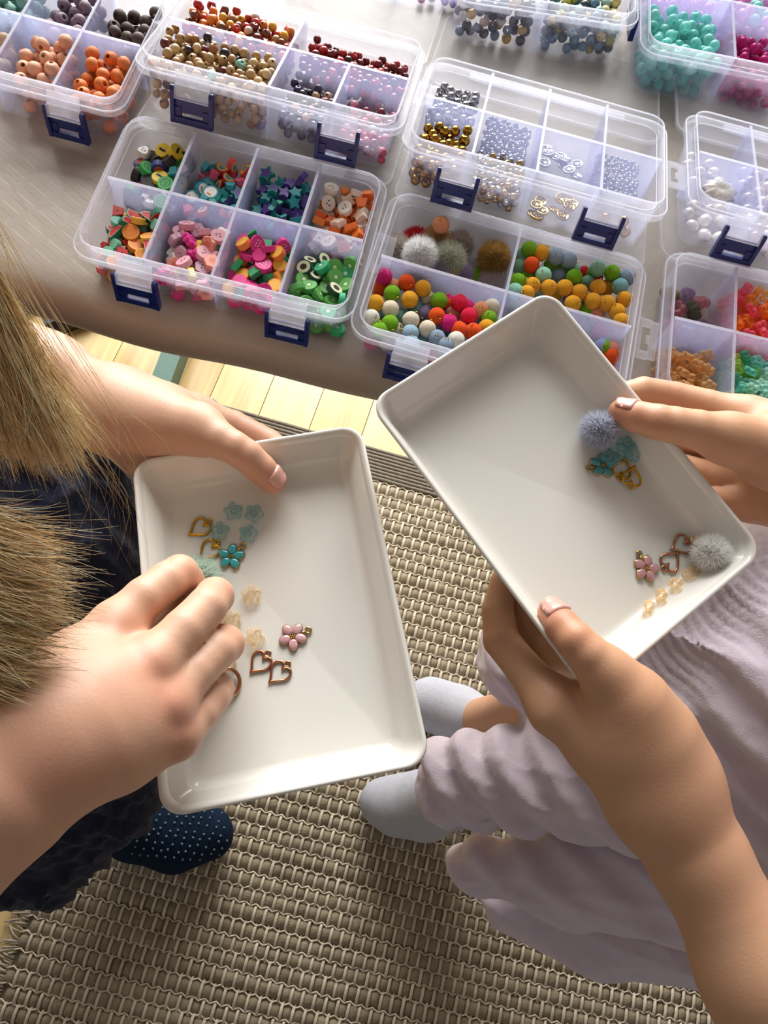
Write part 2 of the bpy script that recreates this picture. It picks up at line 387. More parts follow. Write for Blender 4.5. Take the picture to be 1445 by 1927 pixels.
class Box:
    pass
def build_box(x, y, yaw, tilt, z0, label, W=BW, D=BD, H=BH, vdiv=(), hdiv=(), latches=(-0.049, 0.051), side_latch=False, tab=True, lid=True):
    B = Box(); B.W, B.D, B.H = W, D, H
    root = empty('bead_box', (x, y, T + z0 + 0.0016), (-tilt, 0, yaw)); tag(root, label, 'box', 'clear bead organiser boxes')
    B.o = root; B.x = x
    M = Matrix.Translation(root.location) @ root.rotation_euler.to_matrix().to_4x4(); B.M = M
    ins = 0.004; th = 0.0012; r = 0.011
    # tub: outer and inner wall in one shell
    b = MB()
    b.loft([rrect(W-2*ins, D-2*ins, r-0.002, 0.0), rrect(W-0.002, D-0.002, r, H-0.008)])
    b.loft([rrect(W-0.002-2*th, D-0.002-2*th, r, H-0.008), rrect(W-2*ins-2*th, D-2*ins-2*th, r-0.002, th)])
    link('wall', b.mesh('wall', [P_WALL]), root)
    b = MB(); b.loft([rrect(W-2*ins, D-2*ins, r-0.002, 0.0), rrect(W-2*ins, D-2*ins, r-0.002, th)], 0, True, True)
    link('base', b.mesh('base', [P_FLR]), root)
    b = MB()
    b.loft([rrect(W-0.002, D-0.002, r, H-0.008), rrect(W, D, r, H-0.001), rrect(W-0.0008, D-0.0008, r, H), rrect(W-2*th, D-2*th, r-0.001, H), rrect(W-2*th-0.003, D-2*th-0.003, r, H-0.008)])
    link('lip', b.mesh('lip', [P_FLANGE], True), root)
    b = MB(); b.tube(rrect(W-0.0012, D-0.0012, r, H-0.0002), 0.0006, 5, closed=True); b.tube(rrect(W-2*th-0.003, D-2*th-0.003, r, H-0.0078), 0.0004, 4, closed=True)
    link('rim', b.mesh('rim', [P_EDGE], True), root)
    b = MB(); fl = 0.0042
    b.loft([rrect(W-0.001, D-0.001, r, H-0.0065), rrect(W+2*fl, D+2*fl, r+0.003, H-0.0065), rrect(W+2*fl+0.0006, D+2*fl+0.0006, r+0.003, H-0.0085), rrect(W+2*fl, D+2*fl, r+0.003, H-0.0112), rrect(W+2*fl-0.002, D+2*fl-0.002, r+0.003, H-0.0112), rrect(W+2*fl-0.002, D+2*fl-0.002, r+0.003, H-0.0085), rrect(W-0.001, D-0.001, r, H-0.0085)])
    b.tube(rrect(W+2*fl, D+2*fl, r+0.003, H-0.0066), 0.0006, 5, 1, closed=True)
    link('flange', b.mesh('flange', [P_FLANGE, P_EDGE]), root)
    # dividers
    zt = H - 0.0015
    for (u, v0, v1) in vdiv:
        b = MB(); e = 0.0022
        b.box((u-0.0007, v0 + (e if v0 <= -D/2+1e-6 else 0), 0.0012), (u+0.0007, v1 - (e if v1 >= D/2-1e-6 else 0), zt))
        b.box((u-0.0009, v0 + e, zt), (u+0.0009, v1 - e, zt+0.0008), 1)
        o = link('divider', b.mesh('divider', [P_DIV, P_EDGE]), root)
    for (v, u0, u1) in hdiv:
        b = MB(); e = 0.0022
        b.box((u0 + (e if u0 <= -W/2+1e-6 else 0), v-0.0007, 0.0012), (u1 - (e if u1 >= W/2-1e-6 else 0), v+0.0007, zt))
        b.box((u0 + e, v-0.0009, zt), (u1 - e, v+0.0009, zt+0.0008), 1)
        o = link('divider', b.mesh('divider', [P_DIV, P_EDGE]), root)
    # latches on the front (or on the right side)
    def latch(R):
        w = 0.0112
        h = MB()
        h.box((-w, -0.0012, 0), (w, 0.0012, 0.0085), 0, R @ Matrix.Translation((0, -0.0030, H-0.0105)) @ Matrix.Rotation(math.radians(-30), 4, 'X'))
        h.box((-w-0.0006, -0.0020, 0), (w+0.0006, 0.0014, 0.0085), 0, R @ Matrix.Translation((0, -0.0052, H-0.0185)) @ Matrix.Rotation(math.radians(-14), 4, 'X'))
        link('latch_hinge', h.mesh('latch_hinge', [P_HINGE]), root)
        c = MB(); Rc = R @ Matrix.Translation((0, -0.0044, H-0.0140)) @ Matrix.Rotation(math.radians(-6), 4, 'X')
        w2 = 0.0132; L = 0.0205
        for s in (-1, 1):
            c.box((s*w2 - (0.0013), -0.0022, -L), (s*w2 + 0.0013, 0.0022, 0.001), 0, Rc)
            c.tube([Rc @ Vector((s*w2 - 0.0013, 0, 0.001)), Rc @ Vector((s*w2 + 0.0013, 0, 0.001))], 0.0024, 10)
        c.box((-w2, 0.0002, -0.0135), (w2, 0.0018, -0.004), 0, Rc)
        c.box((-w2, -0.0018, -L), (w2, 0.0018, -L + 0.0042), 0, Rc)
        c.box((-w2, -0.0006, -L), (-0.0075, 0.0018, -0.010), 0, Rc); c.box((0.0075, -0.0006, -L), (w2, 0.0018, -0.010), 0, Rc)
        o = link('latch', c.mesh('latch', [NAVY]), root); tag(o, 'navy blue snap latch')
    for u in latches:
        if side_latch: latch(Matrix.Translation((W/2 + 0.003, u, 0)) @ Matrix.Rotation(math.pi/2, 4, 'Z'))
        else: latch(Matrix.Translation((u, -D/2 - 0.003, 0)))
    if tab:   # hanging tab with a euro slot on the right-hand side
        b = MB(); z = H - 0.0095; u0 = W/2 + 0.004; L = 0.0165; va, vb = -0.016, 0.016
        b.box((u0, va, z), (u0+0.004, vb, z+0.0014)); b.box((u0+0.0095, va+0.001, z), (u0+0.015, vb-0.001, z+0.0014))
        b.box((u0+0.004, va, z), (u0+0.0095, va+0.006, z+0.0014)); b.box((u0+0.004, vb-0.006, z), (u0+0.0095, vb, z+0.0014))
        b.box((u0+0.0075, -0.003, z), (u0+0.0095, 0.003, z+0.0014))
        link('hanging_tab', b.mesh('hanging_tab', [P_LIP]), root)
    if lid:   # the open lid folded back behind the box, sloping down to the table
        b = MB(); a = math.radians(12.5) - tilt*0.0
        Ml = M.inverted() @ Matrix.Translation((x, y, 0)) @ Matrix.Rotation(yaw, 4, 'Z')
        vy = D/2*math.cos(tilt) + 0.0035
        A = Ml @ Matrix.Translation((0, vy, T + 0.0255)) @ Matrix.Rotation(-math.radians(12.6), 4, 'X')
        rings = [[A @ (Vector(p) + Vector((0, D/2 + 0.002, 0))) for p in rrect(W+0.008, D+0.004, 0.013, zz)] for zz in (0.0002, 0.0012)]
        b.loft(rings, 0, True, True)
        o = link('lid', b.mesh('lid', [clear_mat('clear_lid_plastic', (0.85, 0.86, 0.93), 0.04, 0.08)]), root)
        b = MB(); rr = lambda ww, dd, zz: [A @ (Vector(p) + Vector((0, D/2 + 0.002, 0))) for p in rrect(ww, dd, 0.013, zz)]
        b.loft([rr(W+0.010, D+0.006, -0.0012), rr(W+0.010, D+0.006, 0.0014), rr(W+0.007, D+0.003, 0.0014)])
        l2 = link('lid_rim', b.mesh('lid_rim', [P_LIP]), o); l2.matrix_parent_inverse = Matrix.Identity(4)
        b = MB(); b.box((-0.06, D/2 - 0.001, H-0.0105), (0.06, D/2 + 0.006, H-0.0085)); link('hinge', b.mesh('hinge', [P_LIP]), root)
    return B
def box_local(B, px, py, w):
    """local point at height w inside a box seen through pixel px,py"""
    Mi = np.array(B.M.inverted()); c = (Mi @ np.append(CAM, 1))[:3]; d = Mi[:3, :3] @ ray(px, py)
    t = (w - c[2]) / d[2]; return c + t * d

h = BD/2
STD4 = dict(vdiv=[(-BW/4, -h, h), (0, -h, h), (BW/4, -h, h)], hdiv=[(0, -BW/2, BW/2)])
dg = math.radians
box_orange = build_box(-0.3492, 0.4406, dg(3.7), 0, 0, 'clear bead box holding orange, peach and dark brown wooden beads', **STD4)
box_clay = build_box(-0.1521, 0.3354, dg(4.35), 0, 0, 'clear eight-compartment box of fruit and animal clay beads at table edge', **STD4)
box_pom = build_box(0.033, 0.3378, dg(1.92), 0, 0, 'clear box of felt and fur pompoms behind the right tray', vdiv=[(0, -h, h)], hdiv=[(0, -BW/2, BW/2)])
box_wood = build_box(-0.160, 0.4592, dg(4.11), dg(13), 0.0175, 'clear box full of small tan and red wooden beads', vdiv=[(0, -h, h), (BW/4, -h, 0)], hdiv=[(0, -BW/2, BW/2)])
box_silver = build_box(0.0263, 0.459, dg(2.84), dg(12.5), 0.0185, 'clear box of gold and silver metallic beads', **STD4)
box_pearl = build_box(0.2224, 0.4887, dg(3.19), dg(11.9), 0.0175, 'clear box of white pearls and shells at right', **STD4)
box_crystal = build_box(0.2307, 0.3664, dg(4.96), 0, 0, 'clear box of translucent crystal flower beads at right edge', **STD4)
box_dark = build_box(-0.016, 0.690, dg(13), 0, 0.0, 'clear box of black, teal and yellow beads at far side', W=0.142, D=0.17, H=0.046, vdiv=[(0, -0.085, 0.085)], hdiv=[(-0.02, -0.071, 0.071)], latches=(-0.052,), side_latch=True, tab=False, lid=False)
box_teal = build_box(0.178, 0.69, dg(9), 0, 0.0, 'clear box of aqua, magenta and lilac glass beads', W=0.21, D=0.15, H=0.046, vdiv=[(-0.035, -0.075, 0.075), (0.035, -0.075, 0.075)], hdiv=[(-0.008, -0.105, 0.105)], latches=(), tab=False, lid=False)
box_pink = build_box(-0.150, 0.668, dg(12), 0, 0.0, 'clear box of pink and lilac speckled beads cut by top edge', W=0.15, D=0.12, H=0.046, vdiv=[(0.02, -0.06, 0.06)], latches=(), tab=False, lid=False)
# ------------------------------------------------------------------ beads and their piles
def bead_mesh(key, r, m, hole=0.28, squash=1.0, nu=14, nv=7, grooves=False):
    b = MB(); rings = []
    h0 = math.asin(hole)
    for i in range(nv + 1):
        a = h0 + (math.pi - 2*h0) * i / nv
        rr = r * math.sin(a)
        if grooves: rr *= 1 - 0.03*(i % 2)
        rings.append([(rr*math.cos(2*math.pi*j/nu), rr*math.sin(2*math.pi*j/nu), r*squash*math.cos(a)) for j in range(nu)])
    rings = rings[::-1]
    b.loft(rings + [rings[0]])
    return b.mesh(key, [m], True)
_mc = {}
def cached(key, fn):
    if key not in _mc: _mc[key] = fn()
    return _mc[key]

def rand_rot(rs):
    q = np.array([rs.gauss(0, 1) for _ in range(4)]); q /= np.linalg.norm(q)
    from mathutils import Quaternion
    return Quaternion(q).to_matrix().to_4x4()

def pile(B, u0, u1, v0, v1, radii, hfill, seed, K=64, slope=(0, 0), nmax=900, floor=0.0014, rough=0.0):
    """drop balls one by one to the lowest free spot; returns the ones that can be seen from above or through the walls"""
    g = np.random.default_rng(seed); P = np.zeros((nmax, 4)); n = 0; fails = 0
    while n < nmax and fails < 14:
        r = radii[g.integers(len(radii))]
        x = g.uniform(u0 + r, u1 - r, K); y = g.uniform(v0 + r, v1 - r, K)
        z = np.full(K, floor + r)
        if n:
            d2 = (x[:, None] - P[None, :n, 0])**2 + (y[:, None] - P[None, :n, 1])**2
            s = (r + P[None, :n, 3])*0.96; ok = d2 < s**2
            zz = np.where(ok, P[None, :n, 2] + np.sqrt(np.maximum(s**2 - d2, 0)), 0)
            z = np.maximum(z, zz.max(1))
        sc = z - slope[0]*(x - (u0+u1)/2) - slope[1]*(y - (v0+v1)/2) + g.uniform(0, rough, K)
        k = sc.argmin()
        if sc[k] + r > hfill: fails += 1; continue
        P[n] = (x[k], y[k], z[k], r); n += 1
    P = P[:n]; keep = []
    for i in range(n):
        x, y, z, r = P[i]
        d2 = (P[:, 0]-x)**2 + (P[:, 1]-y)**2
        over = P[(d2 < (1.0*r)**2) & (P[:, 2] > z + 0.5*r)]
        side = (y - v0 < 2.3*r) or (u1 - x < 2.0*r and B.x < 0) or (x - u0 < 2.0*r and B.x > 0.05)
        if len(over) < 2 or side: keep.append(P[i])
    return keep

def put(B, pos, me, name, label, cat, group, rs, M=None):
    o = bpy.data.objects.new(name, me); COL.objects.link(o)
    o.matrix_world = B.M @ Matrix.Translation(pos) @ (M if M is not None else rand_rot(rs))
    o['label'] = label; o['category'] = cat; o['group'] = group
    return o

def fill_beads(B, cell, colors, radii, hfill, seed, kind, where, wood=True, name='bead', slope=(0, 0), hole=0.28, squash=0.92, matfn=None, rough=0.0, grooves=False):
    """colors: list of (weight, colour word, hex)"""
    rs = random.Random(seed); e = 0.0035; name = kind.replace(' ', '_')
    u0, u1, v0, v1 = cell
    pts = pile(B, u0 + e, u1 - e, v0 + e, v1 - e, radii, hfill, seed, slope=slope, rough=rough)
    ws = [c[0] for c in colors]
    for p in pts:
        _, word, hx = rs.choices(colors, ws)[0]
        def mk():
            m = matfn(word, hx) if matfn else mat('bead_%s_%s' % (kind, hx), srgb(hx), 0.28 if wood else 0.2, var=0.09, scale=300, coat=0.25)
            return bead_mesh('bead', p[3], m, hole, squash, grooves=grooves)
        me = cached((kind, hx, round(p[3], 5)), mk)
        Mw = B.M @ Matrix.Translation(p[:3]) @ rand_rot(rs)
        BEADS.append((name, Mw, p[3], me, '%s %s in the %s' % (word, kind, where), '%s %ss in the %s' % (word, kind, where)))

BEADS = []
def finish_beads():
    # how much of each bead the camera sees: paint discs far to near, then count
    S = 2; idb = np.full((1927//S + 1, 1445//S + 1), -1, np.int32)
    pos = np.array([b[1].translation for b in BEADS]); rad = np.array([b[2] for b in BEADS])
    d = pos - CAM; z = d @ _F; px = (CX + F_PX*(d @ _R)/z)/S; py = (CY + F_PX*(d @ _D)/z)/S; pr = rad*F_PX/z/S
    for i in np.argsort(-z):
        x0, x1 = int(max(px[i]-pr[i], 0)), int(min(px[i]+pr[i]+2, idb.shape[1])); y0, y1 = int(max(py[i]-pr[i], 0)), int(min(py[i]+pr[i]+2, idb.shape[0]))
        if x1 <= x0 or y1 <= y0: continue
        yy, xx = np.mgrid[y0:y1, x0:x1]; idb[y0:y1, x0:x1][(xx-px[i])**2 + (yy-py[i])**2 < pr[i]**2] = i
    vis = np.bincount(idb[idb >= 0].ravel(), minlength=len(BEADS))
    kinds = {}
    for i, b in enumerate(BEADS): kinds.setdefault(b[0], []).append(i)
    for name, L in kinds.items():
        L.sort(key=lambda i: -vis[i]); single = [i for i in L[:290] if vis[i] >= 2]; rest = [i for i in L if i not in set(single)]
        if name != 'small_wooden_bead' and len(L) < 300: rest = []
        for i in single:
            _, Mw, r, me, lab, grp = BEADS[i]; o = bpy.data.objects.new(name, me); COL.objects.link(o); o.matrix_world = Mw
            o['label'] = lab; o['category'] = 'bead'; o['group'] = grp
        rest = [i for i in rest if vis[i] >= 1 or name == 'small_wooden_bead']
        if rest:
            mats = {}; V = []; Fs = []; mi = []; off = 0
            for i in rest:
                _, Mw, r, me, lab, grp = BEADS[i]; m = me.materials[0]; k = mats.setdefault(m.name, len(mats))
                if me.name not in _mv: _mv[me.name] = (np.array([v.co for v in me.vertices]), [tuple(p.vertices) for p in me.polygons])
                v, f = _mv[me.name]; A = np.array(Mw); V.append(v @ A[:3, :3].T + A[:3, 3]); Fs += [tuple(q + off for q in t) for t in f]; mi += [k]*len(f); off += len(v)
            o = link(name + 's', mesh(name + 's', np.concatenate(V), Fs, True, [bpy.data.materials[n] for n in mats], mi))
            tag(o, 'deeper layer of %ss half hidden under the others' % name.replace('_', ' '), 'beads', kind='stuff')
_mv = {}
def cellof(B, c, r, cols=4, rows=2):
    """column c from left, row r (0 front, 1 back)"""
    W, D = B.W, B.D
    return (-W/2 + W/cols*c, -W/2 + W/cols*(c+1), -D/2 + D/rows*r, -D/2 + D/rows*(r+1))

# --- large grooved wooden beads, left box
R5 = [0.0052, 0.0049]
def wood_big(word, hx): return mat('woodbig_' + hx, srgb(hx), 0.6, var=0.14, scale=160, bump=0.35, bscale=600)
for (c, r, cols, hf, where, sl) in (
    (3, 0, [(1, 'orange', 'dc7a3a')], 0.038, 'front right compartment of the leftmost box', (0.05, 0.1)),
    (2, 0, [(1, 'peach', 'dba384')], 0.037, 'front compartment beside the orange beads', (0.1, 0.1)),
    (1, 0, [(1, 'pale beige', 'cbb091')], 0.030, 'front compartment at the left edge', (0, 0)),
    (3, 1, [(1, 'dark brown', '4a3a33')], 0.034, 'rear right compartment of the leftmost box', (0.25, -0.15)),
    (2, 1, [(1, 'mauve', '83707f')], 0.033, 'rear compartment behind the peach beads', (0.2, 0)),
    (1, 1, [(1, 'seafoam', '79a79b')], 0.033, 'rear compartment at the top left corner', (0, 0))):
    fill_beads(box_orange, cellof(box_orange, c, r), cols, R5, hf, 100 + c*7 + r, 'grooved wooden bead', where, matfn=wood_big, slope=sl, hole=0.3, rough=0.006, grooves=True)

# --- small wooden beads
h = BD/2; R3 = [0.0033, 0.0031, 0.0035]
TAN = [(60, 'tan', 'b08e62'), (16, 'pale wood', 'd0b486'), (9, 'caramel', '9a6a36'), (9, 'maroon', '5f1d20'), (4, 'near-black', '2a1f22'), (1, 'lime', 'a3c13f'), (1, 'violet', '5c4a86'), (1, 'mint', '7fc0b0')]
RED = [(30, 'red', 'b12a25'), (22, 'orange', 'd77a2c'), (16, 'brown', '6b3d26'), (10, 'maroon', '6a1a1f'), (8, 'yellow', 'd8a62c'), (8, 'tan', 'ad8256'), (3, 'cream', 'dcc9b8')]
DRED = [(50, 'dark red', '6e1c20'), (35, 'bright red', 'b02722'), (12, 'near-black', '33191d')]
DKM = [(55, 'indigo', '3a3350'), (20, 'near-black', '261d22'), (12, 'rust red', '8a3630'), (8, 'sand', 'c7a07c'), (5, 'slate blue', '5a6a9a')]
PNK = [(50, 'rose pink', 'c04a68'), (25, 'dark red', '7c2432'), (12, 'plum', '5a3350'), (6, 'pale mint', 'b8c9a6'), (7, 'light pink', 'd9919f')]
fill_beads(box_wood, (-BW/2, 0, -h, 0), TAN, R3, 0.0375, 201, 'small wooden bead', 'front left compartment of the tilted bead box', rough=0.004, slope=(-0.02, 0.06))
fill_beads(box_wood, (-BW/2, 0, 0, h), RED, R3, 0.0345, 202, 'small wooden bead', 'rear left compartment of the tilted bead box', rough=0.004, slope=(-0.03, 0))
fill_beads(box_wood, (0, BW/2, 0, h), DRED, R3, 0.028, 203, 'small wooden bead', 'wide rear right compartment of the tilted bead box', rough=0.004, slope=(-0.05, 0.0))
fill_beads(box_wood, (0, BW/4, -h, 0), DKM, R3, 0.0235, 204, 'small wooden bead', 'front middle compartment of the tilted bead box', rough=0.004)
fill_beads(box_wood, (BW/4, BW/2, -h, 0), PNK, R3, 0.0185, 205, 'small wooden bead', 'front right compartment of the tilted bead box', rough=0.004)

# --- metallic beads
def metal(word, hx): return mat('metal_' + hx, srgb(hx), 0.16, 1.0, var=0.04)
GOLD, SILV = [(1, 'antique gold', 'b48a35')], [(1, 'silver', 'b9b9bd')]
fill_beads(box_silver, cellof(box_silver, 0, 0), GOLD, [0.0038, 0.0036], 0.0285, 301, 'metal bead', 'front left compartment of the metallic bead box', matfn=metal, slope=(0, 0.1), rough=0.005)
fill_beads(box_silver, cellof(box_silver, 0, 1), SILV, [0.0036, 0.0034], 0.030, 302, 'metal bead', 'rear left compartment of the metallic bead box', matfn=metal, rough=0.004)
fill_beads(box_silver, cellof(box_silver, 1, 0), [(4, 'pale gold', 'c7a868'), (3, 'silver', 'b9b9bd')], [0.0027, 0.0025], 0.0175, 303, 'tiny metal bead', 'second front compartment of the metallic bead box', matfn=metal)
fill_beads(box_silver, cellof(box_silver, 1, 1), [(1, 'steel', '9a9ca6')], [0.0022, 0.002], 0.011, 304, 'tiny metal bead', 'second rear compartment of the metallic bead box', matfn=metal)
fill_beads(box_silver, cellof(box_silver, 3, 1), [(1, 'steel', '9a9ca6')], [0.0018], 0.0052, 305, 'seed bead', 'rear right compartment of the metallic bead box', matfn=metal)
# coin charms lying loose in the third column
def coin_mesh(m):
    b = MB(); b.loft([rrect_c(0.0046, 0), rrect_c(0.0048, 0.0006), rrect_c(0.0048, 0.0012), rrect_c(0.0042, 0.0016), rrect_c(0.0038, 0.0011)], 0, True, True)
    for k in range(5): b.sphere((0.002*math.cos(k*1.2566), 0.002*math.sin(k*1.2566), 0.0011), 0.0008, 6, 4)
    return b.mesh('coin_charm', [m], True)
def rrect_c(r, z, n=16): return [(r*math.cos(2*math.pi*i/n), r*math.sin(2*math.pi*i/n), z) for i in range(n)]
rs = random.Random(31)
for word, hx, cell, nn, wh in (('gold', 'c2a15c', cellof(box_silver, 2, 0), 13, 'front'), ('silver', 'bdbec4', cellof(box_silver, 2, 1), 12, 'rear')):
    me = coin_mesh(metal(word, hx))
    for k in range(nn):
        p = (rs.uniform(cell[0]+0.008, cell[1]-0.008), rs.uniform(cell[2]+0.007, cell[3] - (0.022 if wh == 'front' else 0.02)) if wh == 'front' else rs.uniform(cell[2]+0.006, cell[3]-0.02), 0.0016 + 0.0012*(k//3))
        M = Matrix.Rotation(rs.uniform(0, 6.28), 4, 'Z') @ Matrix.Rotation(rs.uniform(-0.3, 0.3), 4, 'X')
        put(box_silver, p, me, 'coin_charm', '%s coin charm in the third %s compartment of the metallic bead box' % (word, wh), 'charm', '%s coin charms' % word, rs, M)
cell = cellof(box_silver, 3, 0); me = cached('gold_r', lambda: bead_mesh('bead', 0.0038, metal('antique gold', 'b48a35')))
for k in range(7):
    p = (cell[0] + 0.022 + rs.uniform(-0.012, 0.012), cell[2] + 0.009 + rs.uniform(0, 0.012), 0.0055 + 0.006*(k//5))
    put(box_silver, p, me, 'metal_bead', 'gold metal bead in the front right compartment of the metallic bead box', 'bead', 'gold beads at front right', rs)

# --- beads in the far boxes
DARK = [(55, 'black', '1f2226'), (12, 'blue-grey', '6f8596'), (10, 'white', 'd7d2cd'), (8, 'steel', '4a5a6a'), (6, 'mustard', 'c9a546'), (6, 'beige', 'c4ab96')]
TEALY = [(30, 'seafoam', '8fb6ae'), (22, 'dusty blue', '6f8fa8'), (18, 'pale yellow', 'd8c98a'), (12, 'olive', 'a79b45'), (18, 'dark slate', '3c4a52')]
R38 = [0.0042, 0.0040]
fill_beads(box_dark, (-0.071, 0, -0.085, -0.02), DARK, R38, 0.041, 401, 'round bead', 'front left compartment of the far middle box')
fill_beads(box_dark, (0, 0.071, -0.085, -0.02), TEALY, R38, 0.036, 402, 'round bead', 'front right compartment of the far middle box')
def glassy(word, hx): return clear_mat('glass_' + hx, srgb(hx), 0.5, 0.25, 0.08, tint=tuple(0.5+0.5*v for v in srgb(hx)), transl=0.35)
fill_beads(box_teal, (-0.105, -0.035, -0.075, -0.008), [(3, 'aqua', '9be6e0'), (1, 'pale aqua', 'a5e3dd')], [0.0048, 0.0045], 0.040, 411, 'glass bead', 'front left compartment of the top right box', matfn=glassy)
fill_beads(box_teal, (-0.035, 0.035, -0.075, -0.008), [(1, 'magenta', 'd0388e')], [0.0042, 0.004], 0.030, 412, 'glass bead', 'front middle compartment of the top right box', matfn=glassy)
fill_beads(box_teal, (-0.105, -0.035, -0.008, 0.075), [(1, 'orchid', 'c55bc4')], [0.0048], 0.032, 413, 'glass bead', 'rear left compartment of the top right box', matfn=glassy)
fill_beads(box_teal, (-0.035, 0.035, -0.008, 0.075), [(3, 'lilac pink', 'd9a0d0'), (1, 'pale aqua', '9fd8d4')], [0.0048], 0.030, 414, 'glass bead', 'rear middle compartment of the top right box', matfn=glassy)
SPK = [(3, 'pink', 'cc7fa8'), (3, 'lilac', 'a98fc6'), (2, 'pearl white', 'ddd0da'), (1, 'teal', '5f97a8')]
fill_beads(box_pink, (-0.075, 0.02, -0.06, 0.0), SPK, R38, 0.024, 421, 'speckled bead', 'left compartment of the box cut by the top edge')
fill_beads(box_pink, (0.02, 0.075, -0.06, 0.0), SPK, [0.0036], 0.024, 422, 'speckled bead', 'right compartment of the box cut by the top edge')

# --- pearls and shells
def pearl(word, hx): return mat('pearl_' + hx, srgb(hx), 0.18, 0.25, var=0.03, coat=0.8)
fill_beads(box_pearl, cellof(box_pearl, 0, 0), [(1, 'ivory', 'ece6dc')], [0.0060, 0.0052], 0.017, 501, 'baroque pearl', 'front left compartment of the pearl box', matfn=pearl, hole=0.12, squash=0.8)
fill_beads(box_pearl, cellof(box_pearl, 0, 1), [(1, 'ivory', 'ece6dc')], [0.0052], 0.0125, 502, 'baroque pearl', 'rear left compartment of the pearl box', matfn=pearl, hole=0.12, squash=0.7)
fill_beads(box_pearl, cellof(box_pearl, 1, 0), [(1, 'white', 'e9e7ea')], [0.0048, 0.004], 0.018, 503, 'round pearl', 'second front compartment of the pearl box', matfn=pearl, hole=0.15, squash=0.95)
fill_beads(box_pearl, cellof(box_pearl, 1, 1), [(1, 'champagne', 'd9c7ae')], [0.0052], 0.014, 504, 'round pearl', 'second rear compartment of the pearl box', matfn=pearl, hole=0.3, squash=0.95)
def shell_mesh():
    b = MB(); n = 26; rings = []
    for k, (q, z) in enumerate(((0.15, 0.004), (0.5, 0.0052), (0.85, 0.003), (1.0, 0.0), (0.7, -0.001), (0.1, -0.0015))):
        rings.append([(0.0135*q*(1+0.14*math.cos(9*t))*math.cos(t), 0.010*q*(1+0.14*math.cos(9*t))*math.sin(t), z) for t in np.linspace(0, 2*math.pi, n, endpoint=False)])
    b.loft(rings, 0, True, True); return b.mesh('shell', [pearl('ivory', 'ece6dc')], True)
p = box_local(box_pearl, 1352, 362, 0.019)
put(box_pearl, p, shell_mesh(), 'shell', 'ridged white shell on top of the pearls', 'shell', 'shells', rs, Matrix.Rotation(0.3, 4, 'Z') @ Matrix.Rotation(0.3, 4, 'X'))

# --- translucent flower beads (also used on the trays)
def flower_mesh(name, R, m, petals=5, th=0.0016):
    b = MB(); n = petals*8; rings = []
    def lobe(t): return abs(math.cos(petals*t/2))**0.75
    def ring(q, z, dep): return [(R*q*(1 - dep*(1 - lobe(t)))*math.cos(t), R*q*(1 - dep*(1 - lobe(t)))*math.sin(t), z) for t in np.linspace(0, 2*math.pi, n, endpoint=False)]
    for q, z, dep in ((0.16, -0.4*th, 0), (0.5, -th, 0.15), (0.85, -0.9*th, 0.36), (1.0, 0, 0.42), (0.88, 0.9*th, 0.38), (0.55, 0.95*th, 0.2), (0.3, 0.35*th, 0.05), (0.16, 0.6*th, 0)): rings.append(ring(q, z, dep))
    b.loft(rings + [rings[0]]); return b.mesh(name, [m], True)
def crystal(hx, fac=0.5): return clear_mat('crystal_' + hx, srgb(hx), fac, 0.35, 0.06, tint=tuple(0.55+0.45*v for v in srgb(hx)), transl=0.35)
def fill_flowers(B, cell, colors, R, hfill, seed, where, butter=0.0):
    rs = random.Random(seed); e = 0.003; ws = [c[0] for c in colors]
    pts = pile(B, cell[0]+e, cell[1]-e, cell[2]+e, cell[3]-e, [R*0.72], hfill, seed, rough=0.004)
    for p in pts:
        _, word, hx = rs.choices(colors, ws)[0]
        me = cached(('flower', hx, R), lambda: flower_mesh('flower_bead', R, crystal(hx, 0.24), th=R*0.42))
        put(B, p[:3], me, 'flower_bead', '%s crystal flower bead in the %s' % (word, where), 'bead', '%s crystal flower beads in the %s' % (word, where), rs)
fill_flowers(box_crystal, cellof(box_crystal, 0, 0), [(1, 'amber', 'f0c88c')], 0.0055, 0.024, 511, 'front left compartment of the crystal box')
fill_flowers(box_crystal, cellof(box_crystal, 0, 1), [(2, 'smoky violet', 'ac93b6'), (2, 'dusty rose', 'd88c98'), (1, 'grey green', '76806a'), (1, 'olive', 'a39245')], 0.008, 0.017, 512, 'rear left compartment of the crystal box')
fill_flowers(box_crystal, cellof(box_crystal, 1, 0), [(3, 'aqua', '86e2d4'), (2, 'lime', 'c2e26e'), (2, 'pale mint', 'c8f2e6'), (1, 'sea green', '58c89e')], 0.0055, 0.031, 513, 'front compartment of green crystals')
fill_flowers(box_crystal, cellof(box_crystal, 1, 1), [(3, 'coral pink', 'ff7d92'), (3, 'orange', 'ff9a3a'), (1, 'yellow orange', 'ffbe50')], 0.006, 0.032, 514, 'rear compartment of orange and pink crystals')
finish_beads()
